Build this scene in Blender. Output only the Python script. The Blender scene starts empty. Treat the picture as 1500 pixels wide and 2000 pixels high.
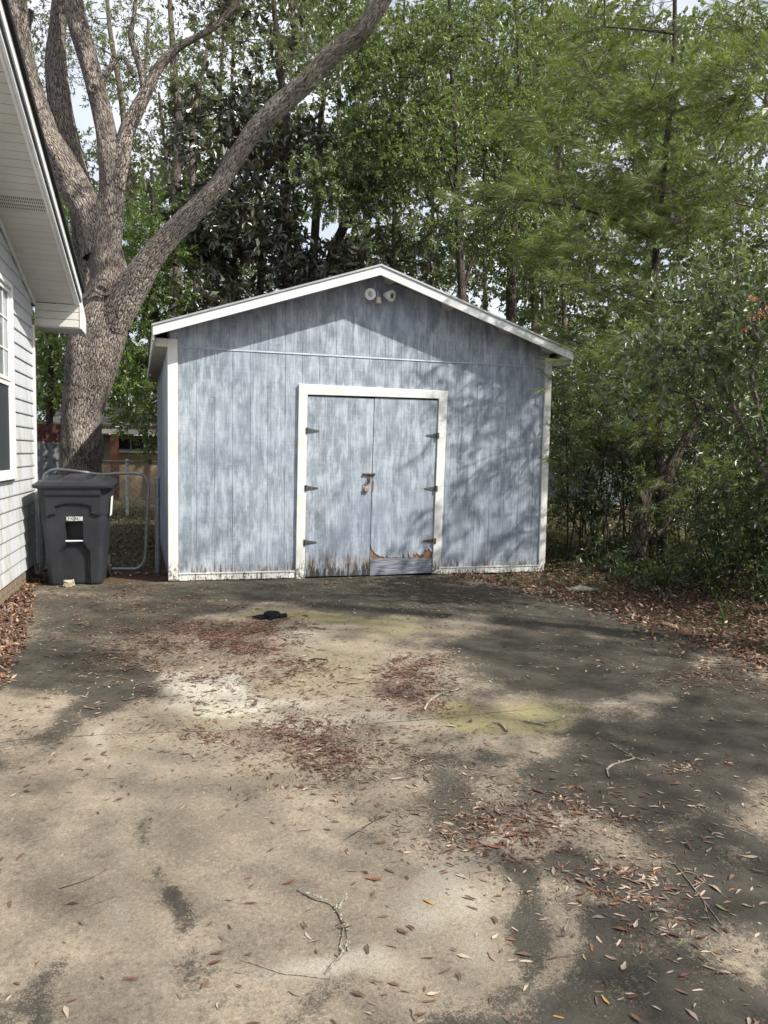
import bpy, bmesh, math, random
import numpy as np
from mathutils import Vector, Matrix

# ------------------------------------------------------------------ camera, world, sun, exposure
S = bpy.context.scene
COL = S.collection
H = 1.40
K = H/1.5
CAM = np.array([0.1517*K, -8.6871*K, H])
YAW, PITCH, ROLL, F = 0.2706, 0.077, 0.019, 1427.5
fw = np.array([math.sin(YAW)*math.cos(PITCH), math.cos(YAW)*math.cos(PITCH), -math.sin(PITCH)])
r0 = np.array([math.cos(YAW), -math.sin(YAW), 0.0])
u0 = np.cross(r0, fw)
RT = r0*math.cos(ROLL)+u0*math.sin(ROLL)
UP = -r0*math.sin(ROLL)+u0*math.cos(ROLL)
cam = bpy.data.cameras.new('camera'); camo = bpy.data.objects.new('camera', cam); COL.objects.link(camo)
cam.sensor_fit = 'VERTICAL'; cam.sensor_height = 24.0; cam.lens = 24.0*F/2000.0
cam.clip_start = 0.05; cam.clip_end = 500
camo.matrix_world = Matrix(((RT[0], UP[0], -fw[0], CAM[0]), (RT[1], UP[1], -fw[1], CAM[1]), (RT[2], UP[2], -fw[2], CAM[2]), (0, 0, 0, 1)))
S.camera = camo
SUN = np.array([.371, -.300, .481]); SUN /= np.linalg.norm(SUN)
EL = math.asin(SUN[2]); AZ = math.atan2(SUN[0], SUN[1])
W_ = bpy.data.worlds.new('World'); S.world = W_; W_.use_nodes = True
wn = W_.node_tree.nodes; wl = W_.node_tree.links
sky = wn.new('ShaderNodeTexSky'); sky.sky_type = 'NISHITA'; sky.sun_disc = False
sky.sun_elevation = EL; sky.sun_rotation = AZ; sky.air_density = 1.0; sky.dust_density = 6.0; sky.ozone_density = 1.0
wtc = wn.new('ShaderNodeTexCoord'); wno = wn.new('ShaderNodeTexNoise'); wno.inputs['Scale'].default_value = 3.2; wno.inputs['Detail'].default_value = 6; wno.inputs['Distortion'].default_value = .6
wl.new(wtc.outputs['Generated'], wno.inputs['Vector'])
wmr = wn.new('ShaderNodeMapRange'); wmr.inputs[1].default_value = .36; wmr.inputs[2].default_value = .62; wmr.inputs[3].default_value = .4; wmr.inputs[4].default_value = .95; wl.new(wno.outputs['Fac'], wmr.inputs[0])
wmx = wn.new('ShaderNodeMix'); wmx.data_type = 'RGBA'; wl.new(wmr.outputs[0], wmx.inputs[0]); wl.new(sky.outputs[0], wmx.inputs[6]); wmx.inputs[7].default_value = (6.0, 6.3, 7.0, 1)
wl.new(wmx.outputs[2], wn['Background'].inputs[0]); wn['Background'].inputs[1].default_value = 0.125
sl = bpy.data.lights.new('sun', 'SUN'); sl.energy = 5.0; sl.angle = math.radians(0.9); sl.color = (1.0, .95, .87)
so = bpy.data.objects.new('sun', sl); COL.objects.link(so)
so.rotation_euler = Vector((-SUN[0], -SUN[1], -SUN[2])).to_track_quat('-Z', 'Y').to_euler()
S.view_settings.view_transform = 'Standard'; S.view_settings.look = 'None'
S.cycles.max_bounces = 6; S.cycles.diffuse_bounces = 3; S.cycles.glossy_bounces = 2; S.cycles.transmission_bounces = 3; S.cycles.transparent_max_bounces = 4
S.view_settings.exposure = 0.55; S.view_settings.gamma = 1; S.view_settings.use_curve_mapping = False

# ------------------------------------------------------------------ photo-survey helpers (pixels of the survey picture -> points of the place)
def ray(x, y): return (x-750)/F*RT-(y-1000)/F*UP+fw
def AT(x, y, ax, v):
    d = ray(x, y); return CAM+d*((v-CAM[ax])/d[ax])
def G(x, y, z=0.0): return AT(x, y, 2, z)
def FA(x, y, d=0.0): return AT(x, y, 1, d)
def D(x, y, dep): return CAM+ray(x, y)*dep
rng = np.random.default_rng(7)
random.seed(7)

def tag(o, label=None, cat=None, group=None, kind=None):
    if label: o['label'] = label
    if cat: o['category'] = cat
    if group: o['group'] = group
    if kind: o['kind'] = kind
    return o
def empty(name, loc, label, cat, group=None):
    o = bpy.data.objects.new(name, None); COL.objects.link(o); o.location = [float(a) for a in loc]
    o.empty_display_size = .2
    return tag(o, label, cat, group)

# ------------------------------------------------------------------ material helpers
class NT:
    def __init__(s, name):
        s.m = bpy.data.materials.new(name); s.m.use_nodes = True; s.t = s.m.node_tree; s.t.nodes.clear()
        s.out = s.t.nodes.new('ShaderNodeOutputMaterial')
    def put(s, node, i, v):
        if v is None: return
        if isinstance(v, bpy.types.NodeSocket): s.t.links.new(v, node.inputs[i])
        else:
            inp = node.inputs[i]
            if inp.type == 'RGBA' and len(v) == 3: v = (*v, 1)
            inp.default_value = v
    def n(s, typ, ins=None, **kw):
        nd = s.t.nodes.new(typ)
        for k, v in kw.items(): setattr(nd, k, v)
        for k, v in (ins or {}).items(): s.put(nd, k, v)
        return nd
    def math(s, op, a, b=None, c=None, clamp=False):
        nd = s.n('ShaderNodeMath', operation=op, use_clamp=clamp); s.put(nd, 0, a); s.put(nd, 1, b); s.put(nd, 2, c); return nd.outputs[0]
    def coord(s, which='Object', scale=(1, 1, 1), loc=(0, 0, 0)):
        tc = s.n('ShaderNodeTexCoord'); mp = s.n('ShaderNodeMapping', {0: tc.outputs[which], 'Scale': scale, 'Location': loc}); return mp.outputs[0]
    def attr(s, name, what='Fac'): return s.n('ShaderNodeAttribute', attribute_name=name).outputs[what]
    def map(s, v, scale=(1, 1, 1), loc=(0, 0, 0)): return s.n('ShaderNodeMapping', {0: v, 'Scale': scale, 'Location': loc}).outputs[0]
    def noise(s, v, scale, detail=4, rough=.55, dist=0.0):
        return s.n('ShaderNodeTexNoise', {'Vector': v, 'Scale': scale, 'Detail': detail, 'Roughness': rough, 'Distortion': dist}).outputs['Fac']
    def vor(s, v, scale, out='Distance', feature='F1', rnd=1.0):
        return s.n('ShaderNodeTexVoronoi', {'Vector': v, 'Scale': scale, 'Randomness': rnd}, feature=feature).outputs[out]
    def ramp(s, v, lo, hi, a=0.0, b=1.0):
        return s.n('ShaderNodeMapRange', {0: v, 1: lo, 2: hi, 3: a, 4: b}, interpolation_type='SMOOTHSTEP').outputs[0]
    def lin(s, v, lo, hi, a=0.0, b=1.0):
        return s.n('ShaderNodeMapRange', {0: v, 1: lo, 2: hi, 3: a, 4: b}).outputs[0]
    def mix(s, f, a, b, mode='MIX'):
        nd = s.n('ShaderNodeMix', data_type='RGBA', blend_type=mode); s.put(nd, 0, f); s.put(nd, 6, a); s.put(nd, 7, b); return nd.outputs[2]
    def bump(s, h, strength=.4, dist=.01): return s.n('ShaderNodeBump', {'Height': h, 'Strength': strength, 'Distance': dist}).outputs[0]
    def pr(s, col, rough=.8, spec=.3, normal=None, metal=0.0, **kw):
        nd = s.n('ShaderNodeBsdfPrincipled', {'Base Color': col, 'Roughness': rough, 'Metallic': metal})
        s.put(nd, 'Specular IOR Level', spec)
        if normal is not None: s.put(nd, 'Normal', normal)
        for k, v in kw.items(): s.put(nd, k, v)
        s.t.links.new(nd.outputs[0], s.out.inputs[0]); return s.m
    def done(s, sh): s.t.links.new(sh, s.out.inputs[0]); return s.m

def simple(name, col, rough=.7, spec=.3, metal=0.0, var=.12, sc=25, bump=.1):
    t = NT(name); v = t.coord()
    n1 = t.noise(v, sc); n2 = t.noise(v, sc*.12)
    c = t.mix(t.ramp(n1, .3, .7), [x*(1-var) for x in col], [min(1, x*(1+var)) for x in col])
    c = t.mix(t.ramp(n2, .35, .7, 0, .5), c, [x*(1-2*var) for x in col])
    return t.pr(c, rough, spec, t.bump(n1, bump, .003), metal)

def leafmat(name, dark, light, under=None, tr=.35, gloss=.06, rough=.45):
    t = NT(name); r = t.attr('rnd'); r2 = t.attr('cl')
    c = t.mix(r, dark, light)
    c = t.mix(t.lin(r2, 0, 1, 0, .55), c, [a*.45 for a in dark])
    if under:
        g = t.n('ShaderNodeNewGeometry'); c = t.mix(t.math('MULTIPLY', g.outputs['Backfacing'], .8), c, under)
    df = t.n('ShaderNodeBsdfDiffuse', {0: c}).outputs[0]
    tl = t.n('ShaderNodeBsdfTranslucent', {0: t.mix(.5, c, [min(1, light[0]*1.5), min(1, light[1]*1.7), light[2]*.6])}).outputs[0]
    m1 = t.n('ShaderNodeMixShader', {0: tr, 1: df, 2: tl}).outputs[0]
    gl = t.n('ShaderNodeBsdfGlossy', {0: (1, 1, 1, 1), 'Roughness': rough}).outputs[0]
    return t.done(t.n('ShaderNodeMixShader', {0: gloss, 1: m1, 2: gl}).outputs[0])

def barkmat(name, base, furrow, moss=(.16, .17, .07), mossamt=.3, lichen=(.42, .44, .38), lich=.25, sc=1.0, depth=.02):
    t = NT(name); v = t.attr('bk', 'Vector')
    w = t.n('ShaderNodeTexNoise', {'Vector': v, 'Scale': 5*sc, 'Detail': 3}).outputs['Color']
    vv = t.n('ShaderNodeVectorMath', {0: v, 1: t.n('ShaderNodeVectorMath', {0: w, 'Scale': .07/sc}, operation='SCALE').outputs[0]}, operation='ADD').outputs[0]
    vs = t.map(vv, (1, 1, .15))
    e1 = t.vor(vs, 30*sc, 'Distance', 'DISTANCE_TO_EDGE'); e2 = t.vor(vs, 62*sc, 'Distance', 'DISTANCE_TO_EDGE')
    n1 = t.noise(t.map(vv, (1, 1, .4)), 26*sc, 6, .7); n2 = t.noise(v, 2.2, 3); n3 = t.noise(v, 9, 5, .7)
    h = t.math('ADD', t.math('MULTIPLY', t.ramp(e1, 0, .22), .8), t.math('ADD', t.math('MULTIPLY', t.ramp(e2, 0, .2), .35), n1))
    hf = t.lin(h, .45, 1.75)
    c = t.mix(t.ramp(n2, .3, .7), [a*.8 for a in base], [min(1, base[0]*1.3), base[1]*1.27, base[2]*1.25])
    c = t.mix(t.ramp(hf, .1, .62), furrow, c)
    c = t.mix(t.math('MULTIPLY', t.ramp(n3, .52, .68), mossamt), c, moss)
    c = t.mix(t.math('MULTIPLY', t.ramp(t.noise(v, 14, 5, .75), .6, .68), lich), c, lichen)
    return t.pr(c, .92, .15, t.bump(h, 1.0, depth))

# ------------------------------------------------------------------ mesh helpers
def mesh_np(name, V, Fc, mat, parent=None, attrs=None, smooth=False, sizes=None):
    """V (n,3) in world space, Fc (m,k) or flat list with sizes"""
    V = np.asarray(V, np.float32)
    off = np.array(parent_loc(parent), np.float32)
    V = V-off
    me = bpy.data.meshes.new(name)
    if sizes is None:
        Fc = np.asarray(Fc, np.int32); k = Fc.shape[1]; m = len(Fc); flat = Fc.ravel(); st = np.arange(m, dtype=np.int32)*k
    else:
        flat = np.asarray(Fc, np.int32); sizes = np.asarray(sizes, np.int32); m = len(sizes); st = np.concatenate([[0], np.cumsum(sizes)[:-1]]).astype(np.int32)
    me.vertices.add(len(V)); me.vertices.foreach_set('co', V.ravel())
    me.loops.add(len(flat)); me.loops.foreach_set('vertex_index', flat)
    me.polygons.add(m); me.polygons.foreach_set('loop_start', st)
    me.polygons.foreach_set('use_smooth', np.full(m, bool(smooth)))
    me.update(calc_edges=True)
    for k, a in (attrs or {}).items():
        a = np.asarray(a, np.float32)
        if a.ndim == 1: at = me.attributes.new(k, 'FLOAT', 'POINT'); at.data.foreach_set('value', a)
        else: at = me.attributes.new(k, 'FLOAT_VECTOR', 'POINT'); at.data.foreach_set('vector', a.ravel())
    me.materials.append(mat)
    o = bpy.data.objects.new(name, me); COL.objects.link(o)
    if parent is not None: o.parent = parent
    return o
def parent_loc(p):
    l = np.zeros(3)
    while p is not None:
        l += np.array(p.location); p = p.parent
    return l

class MB:
    """collects shapes (world space), links them as one mesh"""
    def __init__(s): s.v = []; s.f = []; s.bk = []
    def add(s, V, Fc, bk=None):
        o = len(s.v); s.v += [tuple(map(float, p)) for p in V]; s.f += [tuple(int(i)+o for i in f) for f in Fc]
        s.bk += ([tuple(map(float, b)) for b in bk] if bk is not None else [tuple(map(float, p)) for p in V]); return s
    def box(s, x0, x1, y0, y1, z0, z1):
        return s.add([(x, y, z) for z in (z0, z1) for y in (y0, y1) for x in (x0, x1)],
                     [(0, 2, 3, 1), (4, 5, 7, 6), (0, 1, 5, 4), (2, 6, 7, 3), (0, 4, 6, 2), (1, 3, 7, 5)])
    def prism(s, poly, d):
        """poly: 3d points (one face, counter-clockwise seen from the -d side), d: extrusion vector"""
        n = len(poly); P = [np.array(p, float) for p in poly]; d = np.array(d, float)
        V = P+[p+d for p in P]
        Fc = [tuple(range(n)), tuple(range(2*n-1, n-1, -1))]+[(i, i+n, (i+1) % n+n, (i+1) % n) for i in range(n)]
        return s.add(V, Fc)
    def tube(s, pts, rad, n=8, caps=True):
        V, Fc, bk = tube_arr(pts, rad, n)
        Fc = [tuple(f) for f in Fc]
        if caps: Fc += [tuple(range(n-1, -1, -1)), tuple(range(len(V)-n, len(V)))]
        return s.add(V, Fc, bk)
    def build(s, name, mat, parent=None, smooth=False, bevel=0.0, segs=2):
        o = mesh_np(name, np.array(s.v), [i for f in s.f for i in f], mat, parent, {'bk': np.array(s.bk)}, smooth, [len(f) for f in s.f])
        if bevel:
            b = o.modifiers.new('bevel', 'BEVEL'); b.width = bevel; b.segments = segs; b.limit_method = 'ANGLE'; b.angle_limit = .6
        if smooth:
            me = o.data
            bm = bmesh.new(); bm.from_mesh(me); bmesh.ops.recalc_face_normals(bm, faces=bm.faces)
            for e in bm.edges:
                if len(e.link_faces) == 2 and e.calc_face_angle(0) > .75: e.smooth = False
            bm.to_mesh(me); bm.free()
        return o

def smoothline(P, R, step=.25):
    P = np.array(P, float); R = np.array(R, float)
    out = []; ro = []
    n = len(P)
    for i in range(n-1):
        p0 = P[max(i-1, 0)]; p1 = P[i]; p2 = P[i+1]; p3 = P[min(i+2, n-1)]
        k = max(2, int(np.linalg.norm(p2-p1)/step))
        for j in range(k):
            t = j/k
            out.append(.5*((2*p1)+(-p0+p2)*t+(2*p0-5*p1+4*p2-p3)*t*t+(-p0+3*p1-3*p2+p3)*t**3)); ro.append(R[i]*(1-t)+R[i+1]*t)
    out.append(P[-1]); ro.append(R[-1])
    return np.array(out), np.array(ro)
def tube_arr(pts, rad, n=8, lump=0.0, seed=0):
    P = np.array(pts, float); R = np.array(rad, float)*np.ones(len(P)); m = len(P)
    T = np.gradient(P, axis=0); T /= np.linalg.norm(T, axis=1)[:, None]+1e-9
    a = np.array([0, 0, 1.0]) if abs(T[0][2]) < .9 else np.array([1.0, 0, 0])
    u = np.cross(T[0], a); u /= np.linalg.norm(u)
    s = np.concatenate([[0], np.cumsum(np.linalg.norm(np.diff(P, axis=0), axis=1))])
    th = np.arange(n)/n*2*np.pi
    V = np.zeros((m, n, 3)); bk = np.zeros((m, n, 3)); r0_ = float(R.mean())
    ph = np.random.default_rng(seed).uniform(0, 6.28, 8)
    for i in range(m):
        u = u-T[i]*(u@T[i]); u /= np.linalg.norm(u); w = np.cross(T[i], u)
        rr = R[i]*np.ones(n)
        if lump:
            rr = rr*(1+lump*(.5*np.sin(2*th+ph[0]+s[i]*1.3)+.4*np.sin(3*th+ph[1]-s[i]*2.1)+.3*np.sin(5*th+ph[2]+s[i]*3.7)+.3*np.sin(7*th+ph[3]+s[i]*1.9)*np.sin(s[i]*5+ph[4])+.25*np.sin(s[i]*4+ph[5])))
        V[i] = P[i]+np.outer(np.cos(th)*rr, u)+np.outer(np.sin(th)*rr, w)
        rb = r0_*.5+R[i]*.5
        bk[i] = np.stack([np.cos(th)*r0_, np.sin(th)*r0_, np.full(n, s[i])+ph[6]], 1)
    idx = np.arange(m*n).reshape(m, n)
    a_ = idx[:-1]; b_ = idx[1:]
    Fc = np.stack([a_, np.roll(a_, -1, 1), np.roll(b_, -1, 1), b_], -1).reshape(-1, 4)
    return V.reshape(-1, 3), Fc, bk.reshape(-1, 3)
class Tubes:
    def __init__(s): s.V = []; s.F = []; s.B = []; s.n = 0
    def add(s, pts, rad, n=8, step=None, lump=0.0, seed=0):
        if step: pts, rad = smoothline(pts, rad, step)
        V, Fc, bk = tube_arr(pts, rad, n, lump, seed); s.V.append(V); s.F.append(Fc+s.n); s.B.append(bk); s.n += len(V)
    def twigs(s, A, B, ra, rb):
        """many 3-sided straight twigs at once"""
        m = len(A); T = B-A; T /= np.linalg.norm(T, axis=1)[:, None]+1e-9
        a = np.tile(np.array([.3, .2, 1.0]), (m, 1)); U = np.cross(T, a); U /= np.linalg.norm(U, axis=1)[:, None]+1e-9; W = np.cross(T, U)
        V = np.zeros((m, 6, 3)); bk = np.zeros((m, 6, 3))
        for j in range(3):
            c, q = math.cos(j*2.094), math.sin(j*2.094)
            V[:, j] = A+(U*c+W*q)*ra; V[:, j+3] = B+(U*c+W*q)*rb; bk[:, j] = (c*.05, q*.05, 0); bk[:, j+3] = (c*.05, q*.05, .3)
        base = (np.arange(m)*6)[:, None, None]
        Fc = (np.array([[0, 1, 4, 3], [1, 2, 5, 4], [2, 0, 3, 5]])[None]+base).reshape(-1, 4)+s.n
        s.V.append(V.reshape(-1, 3)); s.F.append(Fc); s.B.append(bk.reshape(-1, 3)); s.n += m*6
    def build(s, name, mat, parent):
        if not s.V: return None
        return mesh_np(name, np.concatenate(s.V), np.concatenate(s.F), mat, parent, {'bk': np.concatenate(s.B)}, True)

def unit(v): return v/(np.linalg.norm(v, axis=-1, keepdims=True)+1e-9)
def leaves_geo(P, A, Nn, L, Wd, fold=.18, curl=0.0):
    n = len(P); L = np.broadcast_to(L, (n,))[:, None]; Wd = np.broadcast_to(Wd, (n,))[:, None]
    A = unit(A); S_ = unit(np.cross(A, Nn)); Nn = np.cross(S_, A)
    V = np.stack([P, P+A*L*.48+S_*Wd*.5+Nn*Wd*fold, P+A*L-Nn*L*curl, P+A*L*.48-S_*Wd*.5+Nn*Wd*fold], 1)
    b = (np.arange(n)*4)[:, None, None]
    return V.reshape(-1, 3), (np.array([[0, 1, 2], [0, 2, 3]])[None]+b).reshape(-1, 3)

def region_clumps(r, regs):
    """regs: (px,py,rx,ry,dmin,dmax,n,radius_m)"""
    C = []; R = []
    for (cx, cy, rx, ry, d0, d1, n, rad) in regs:
        for _ in range(n):
            a = r.uniform(0, 6.283); q = math.sqrt(r.uniform()); C.append(D(cx+rx*q*math.cos(a), cy+ry*q*math.sin(a), r.uniform(d0, d1))); R.append(rad*r.uniform(.65, 1.3))
    C = np.array(C); R = np.array(R)
    k = C[:, 2] > .05
    return C[k], R[k]

def grow(root, r, stems_pts, C, R, spec, bark, leaf, twigs=True, name='crown', branches=True):
    """leafy crown: clumps of twigs with leaves; branch tubes run from the nearest stem point"""
    tb = Tubes(); P_ = []; A_ = []; N_ = []; L_ = []; W_l = []; cl = []
    nodes = [np.array(p) for p in stems_pts]
    order = np.argsort([min(np.linalg.norm(c-p) for p in stems_pts) for c in C]) if len(nodes) else []
    for i in order:
        c = C[i]
        if branches and nodes:
            nn = np.array(nodes); dd = np.linalg.norm(nn-c, axis=1)+.8*np.maximum(0, nn[:, 2]-c[2]); j = int(np.argmin(dd)); p = nn[j]; dist = np.linalg.norm(c-p)
            if .1 < dist < 9:
                mid = (p+c)/2+r.normal(0, .09*dist, 3)+np.array([0, 0, spec.get('arch', .08)*dist])
                rr = spec.get('br', .012)*(1+dist*.5)
                tb.add([p, mid, c], [rr, rr*.6, rr*.28], 5, max(.15, dist/7), .1, i)
                nodes.append(mid); nodes.append(c)
        ns = max(1, int(spec['sprays']*(R[i]/spec['rref'])**2))
        o = unit(r.normal(0, 1, (ns, 3)))*(r.uniform(0, 1, (ns, 1))**.45)*R[i]*np.array([1, 1, spec.get('flat', .7)])
        o2 = c+o
        tl = spec['twig']*r.uniform(.6, 1.3, (ns, 1))
        d = unit(unit(o)*.8+r.normal(0, .5, (ns, 3))+np.array([0, 0, spec.get('droop', 0)]))
        e2 = o2+d*tl
        if twigs:
            k = r.uniform(size=ns) < spec.get('twigfrac', .6)
            tb.twigs(np.where(r.uniform(size=(k.sum(), 1)) < .35, c, o2[k]-d[k]*tl[k]*.5), e2[k], spec.get('tr', .0035), .0015)
        nl = spec['nl']
        t = np.tile(np.linspace(.1, 1, nl)[None], (ns, 1))
        if spec.get('whorl'): t = 1-(1-t)*.25
        side = unit(np.cross(d, r.normal(0, 1, (ns, 3))))[:, None]*np.where(np.arange(nl) % 2, 1, -1)[None, :, None]
        pos = o2[:, None]+d[:, None]*(tl[:, :, None]*t[..., None])
        ax = d[:, None]*spec.get('fwd', .7)+side*.7+r.normal(0, spec.get('jit', .45), (ns, nl, 3))+np.array([0, 0, spec.get('ldroop', -.1)])
        nrm = np.array([0, 0, 1.0])+r.normal(0, .55, (ns, nl, 3))
        P_.append(pos.reshape(-1, 3)); A_.append(ax.reshape(-1, 3)); N_.append(nrm.reshape(-1, 3)); m = ns*nl
        L_.append(spec['L']*r.uniform(.6, 1.25, m)); cl.append(np.full(m, r.uniform()))
    P_ = np.concatenate(P_); L_ = np.concatenate(L_); V, Fc = leaves_geo(P_, np.concatenate(A_), np.concatenate(N_), L_, L_*spec['W'], .15, .1)
    rnd = np.repeat(np.clip(r.beta(1.6, 1.6, len(P_)), 0, 1), 4); c_ = np.repeat(np.concatenate(cl), 4)
    o = mesh_np(name, V, Fc, leaf, root, {'rnd': rnd, 'cl': c_})
    bo_ = tb.build('branches', bark, root)
    if bo_: bo_['kind'] = 'stuff'
    return o

def stems(root, defs, bark, n=10, step=.3, lump=.08, first='trunk', rest='limb', seed=0):
    pts = []
    for k, pl in enumerate(defs):
        P = [D(x, y, d) for (x, y, d, w) in pl]; R = [w*.5*d/F*(.86 if root.name.startswith('live_oak') else 1) for (x, y, d, w) in pl]
        t = Tubes(); t.add(P, R, n, step, lump, seed+k); t.build(first if k == 0 else rest, bark, root)
        q, _ = smoothline(P, R, .6); pts += list(q)
    return pts

# ------------------------------------------------------------------ materials
M = {}
M['oak'] = barkmat('oak bark', (.44, .385, .345), (.085, .066, .058), (.33, .31, .18), .5, (.62, .62, .55), .6, 1.5, .035)  # moss and lichen patches kept pale, also painting sun dapples onto the bark
M['darkbark'] = barkmat('dark bark', (.095, .08, .068), (.022, .018, .016), (.10, .10, .05), .4, (.22, .22, .18), .25, 1.3, .012)
M['greybark'] = barkmat('grey bark', (.20, .17, .15), (.05, .042, .036), (.15, .15, .08), .4, (.34, .34, .29), .4, 1.3, .012)
M['lichenbark'] = barkmat('lichen twig bark', (.33, .28, .23), (.13, .105, .085), (.46, .49, .38), .8, (.66, .69, .60), 1.0, 4, .002)
M['palebark'] = barkmat('pale dry twig bark', (.38, .33, .27), (.17, .14, .11), (.3, .3, .22), .3, (.5, .5, .44), .4, 4, .002)
M['l_small'] = leafmat('small green leaf', (.045, .070, .028), (.20, .25, .10), tr=.45)
M['l_bright'] = leafmat('bright laurel leaf', (.045, .085, .022), (.21, .30, .075), tr=.45)
M['l_olive'] = leafmat('oak leaf', (.06, .078, .038), (.23, .25, .12), tr=.4)
M['l_mag'] = leafmat('magnolia leaf', (.022, .038, .018), (.075, .105, .045), under=(.08, .065, .035), tr=.08, gloss=.12, rough=.36)
M['l_leather'] = leafmat('leathery shrub leaf', (.06, .09, .038), (.25, .31, .15), tr=.25, gloss=.08)
M['l_dark'] = leafmat('undergrowth leaf', (.028, .05, .018), (.10, .145, .05), tr=.35)
M['l_pale'] = leafmat('pale narrow leaf', (.07, .11, .045), (.22, .27, .14), tr=.35)
M['l_pine'] = leafmat('pine needles', (.05, .08, .02), (.33, .39, .11), tr=.3, gloss=.04)
M['l_red'] = leafmat('red autumn leaf', (.42, .09, .07), (.66, .22, .18), tr=.45)
M['l_far'] = leafmat('far leaf', (.055, .08, .037), (.18, .215, .10), tr=.42)
M['l_grass'] = leafmat('grass blade', (.05, .09, .02), (.15, .21, .06), tr=.3)

LC = {'pale tan': (.46, .37, .28), 'brown': (.15, .09, .06), 'dark red-brown': (.105, .05, .038), 'rust orange': (.24, .11, .06), 'golden': (.42, .25, .07), 'grey-brown': (.26, .20, .155), 'green': (.16, .20, .06)}
def litmat(name, col):
    t = NT(name); v = t.coord(); n1 = t.noise(v, 90, 4); n2 = t.noise(v, 25, 2)
    c = t.mix(t.ramp(n1, .3, .7), [a*.7 for a in col], [min(1, a*1.2) for a in col]); c = t.mix(t.ramp(n2, .5, .75, 0, .5), c, [a*.45 for a in col])
    return t.pr(c, .55, .35, t.bump(n1, .3, .001))
LM = {k: litmat('fallen leaf '+k, c) for k, c in LC.items()}
t = NT('leaf litter'); r_ = t.attr('rnd'); cr = t.n('ShaderNodeValToRGB', {0: r_}); e = cr.color_ramp; e.interpolation = 'CONSTANT'
cols = [(0, 'dark red-brown'), (.32, 'brown'), (.62, 'grey-brown'), (.80, 'pale tan'), (.88, 'rust orange'), (.985, 'golden')]
e.elements[0].color = (*LC[cols[0][1]], 1); e.elements[1].position = cols[1][0]; e.elements[1].color = (*LC[cols[1][1]], 1)
for p_, k_ in cols[2:]: q_ = e.elements.new(p_); q_.color = (*LC[k_], 1)
M['litter'] = t.pr(t.mix(t.lin(t.attr('cl'), 0, 1, 0, .6), cr.outputs[0], (.06, .035, .025)), .6, .3)

# painted plywood siding
def paintwood(name, peel=0.0, ghost=False):
    t = NT(name); v = t.coord()
    vz = t.map(v, (1, 1, .06)); vh = t.map(v, (.07, 1, 1)); vb = t.map(v, (1, 1, .42))
    g1 = t.noise(vz, 78, 5, .75); g2 = t.noise(vz, 34, 5, .7, .5); hh = t.noise(vh, 46, 4, .75); b1 = t.noise(vb, 3.6, 6, .68, .9); b2 = t.noise(vb, 8, 5, .65)
    b3 = t.noise(v, .8, 2)
    c = t.mix(t.ramp(b1, .3, .68), (.138, .168, .205), (.262, .308, .362))
    s1 = t.math('MULTIPLY', t.ramp(t.math('ADD', t.math('MULTIPLY', g2, .42), t.math('MULTIPLY', b2, .70)), .47, .72), .80)
    c = t.mix(s1, c, (.50, .565, .63))
    c = t.mix(t.math('MULTIPLY', t.ramp(g1, .51, .68), .6), c, (.52, .57, .62))
    c = t.mix(t.math('MULTIPLY', t.ramp(g1, .48, .3), .45), c, (.11, .135, .17))
    c = t.mix(t.math('MULTIPLY', t.ramp(hh, .53, .68), .3), c, (.45, .51, .58))
    c = t.mix(t.math('MULTIPLY', t.ramp(hh, .46, .32), .24), c, (.13, .16, .20))
    c = t.mix(t.math('MULTIPLY', t.ramp(b3, .45, .65), .28), c, (.21, .25, .34))
    kn = t.vor(t.map(v, (1, 1, .8)), 4.2, 'Distance'); c = t.mix(t.math('MULTIPLY', t.ramp(kn, .035, .015), .6), c, (.09, .08, .075))
    dr_ = t.vor(t.map(v, (1, 1, .09)), 9.0, 'Distance'); c = t.mix(t.math('MULTIPLY', t.ramp(dr_, .11, .03), .35), c, (.62, .66, .70))
    # black rot and peeling at the foot
    z = t.n('ShaderNodeSeparateXYZ', {0: v}).outputs[2]
    fg = t.noise(t.map(v, (1, 1, .16)), 34, 4, .75)
    zz = t.math('ADD', z, t.math('MULTIPLY', t.math('SUBTRACT', fg, .5), -.55))
    rot = t.ramp(zz, .20+peel, .06+peel)
    wood = t.mix(t.ramp(t.noise(t.map(v, (1, 1, .1)), 50, 4), .3, .7), (.075, .068, .06), (.25, .19, .14))
    c = t.mix(t.math('MULTIPLY', rot, t.ramp(fg, .42, .56)), c, wood)
    c = t.mix(t.math('MULTIPLY', t.ramp(zz, .09+peel*.6, .0+peel*.6), .85), c, (.03, .03, .028))
    h = t.math('ADD', t.math('MULTIPLY', g1, .7), t.math('ADD', t.math('MULTIPLY', hh, .3), t.math('MULTIPLY', g2, .4)))
    return t.pr(c, .62, .35, t.bump(h, .55, .004))
M['plank'] = paintwood('weathered blue siding')
M['door'] = paintwood('weathered blue door plywood', .09)
def whitepaint(name, col=(.70, .71, .69), dirt=.5, foot=0.22):
    t = NT(name); v = t.coord()
    n1 = t.noise(v, 6, 5, .7); n2 = t.noise(t.map(v, (1, 1, .12)), 60, 4, .7); n3 = t.noise(v, 30, 4, .7)
    c = t.mix(t.ramp(n1, .4, .7, 0, dirt), col, (.50, .50, .45)); c = t.mix(t.ramp(n2, .6, .72, 0, dirt*.6), c, (.33, .34, .32))
    z = t.n('ShaderNodeSeparateXYZ', {0: v}).outputs[2]
    zz = t.math('ADD', z, t.math('MULTIPLY', t.math('SUBTRACT', n2, .5), -.7))
    if foot > 0:
        ft = t.math('MULTIPLY', t.ramp(zz, foot, foot*.2), t.ramp(n3, .42, .55))
        c = t.mix(ft, c, (.11, .095, .075))
    return t.pr(c, .6, .3, t.bump(t.math('ADD', n2, n3), .3, .003))
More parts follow.
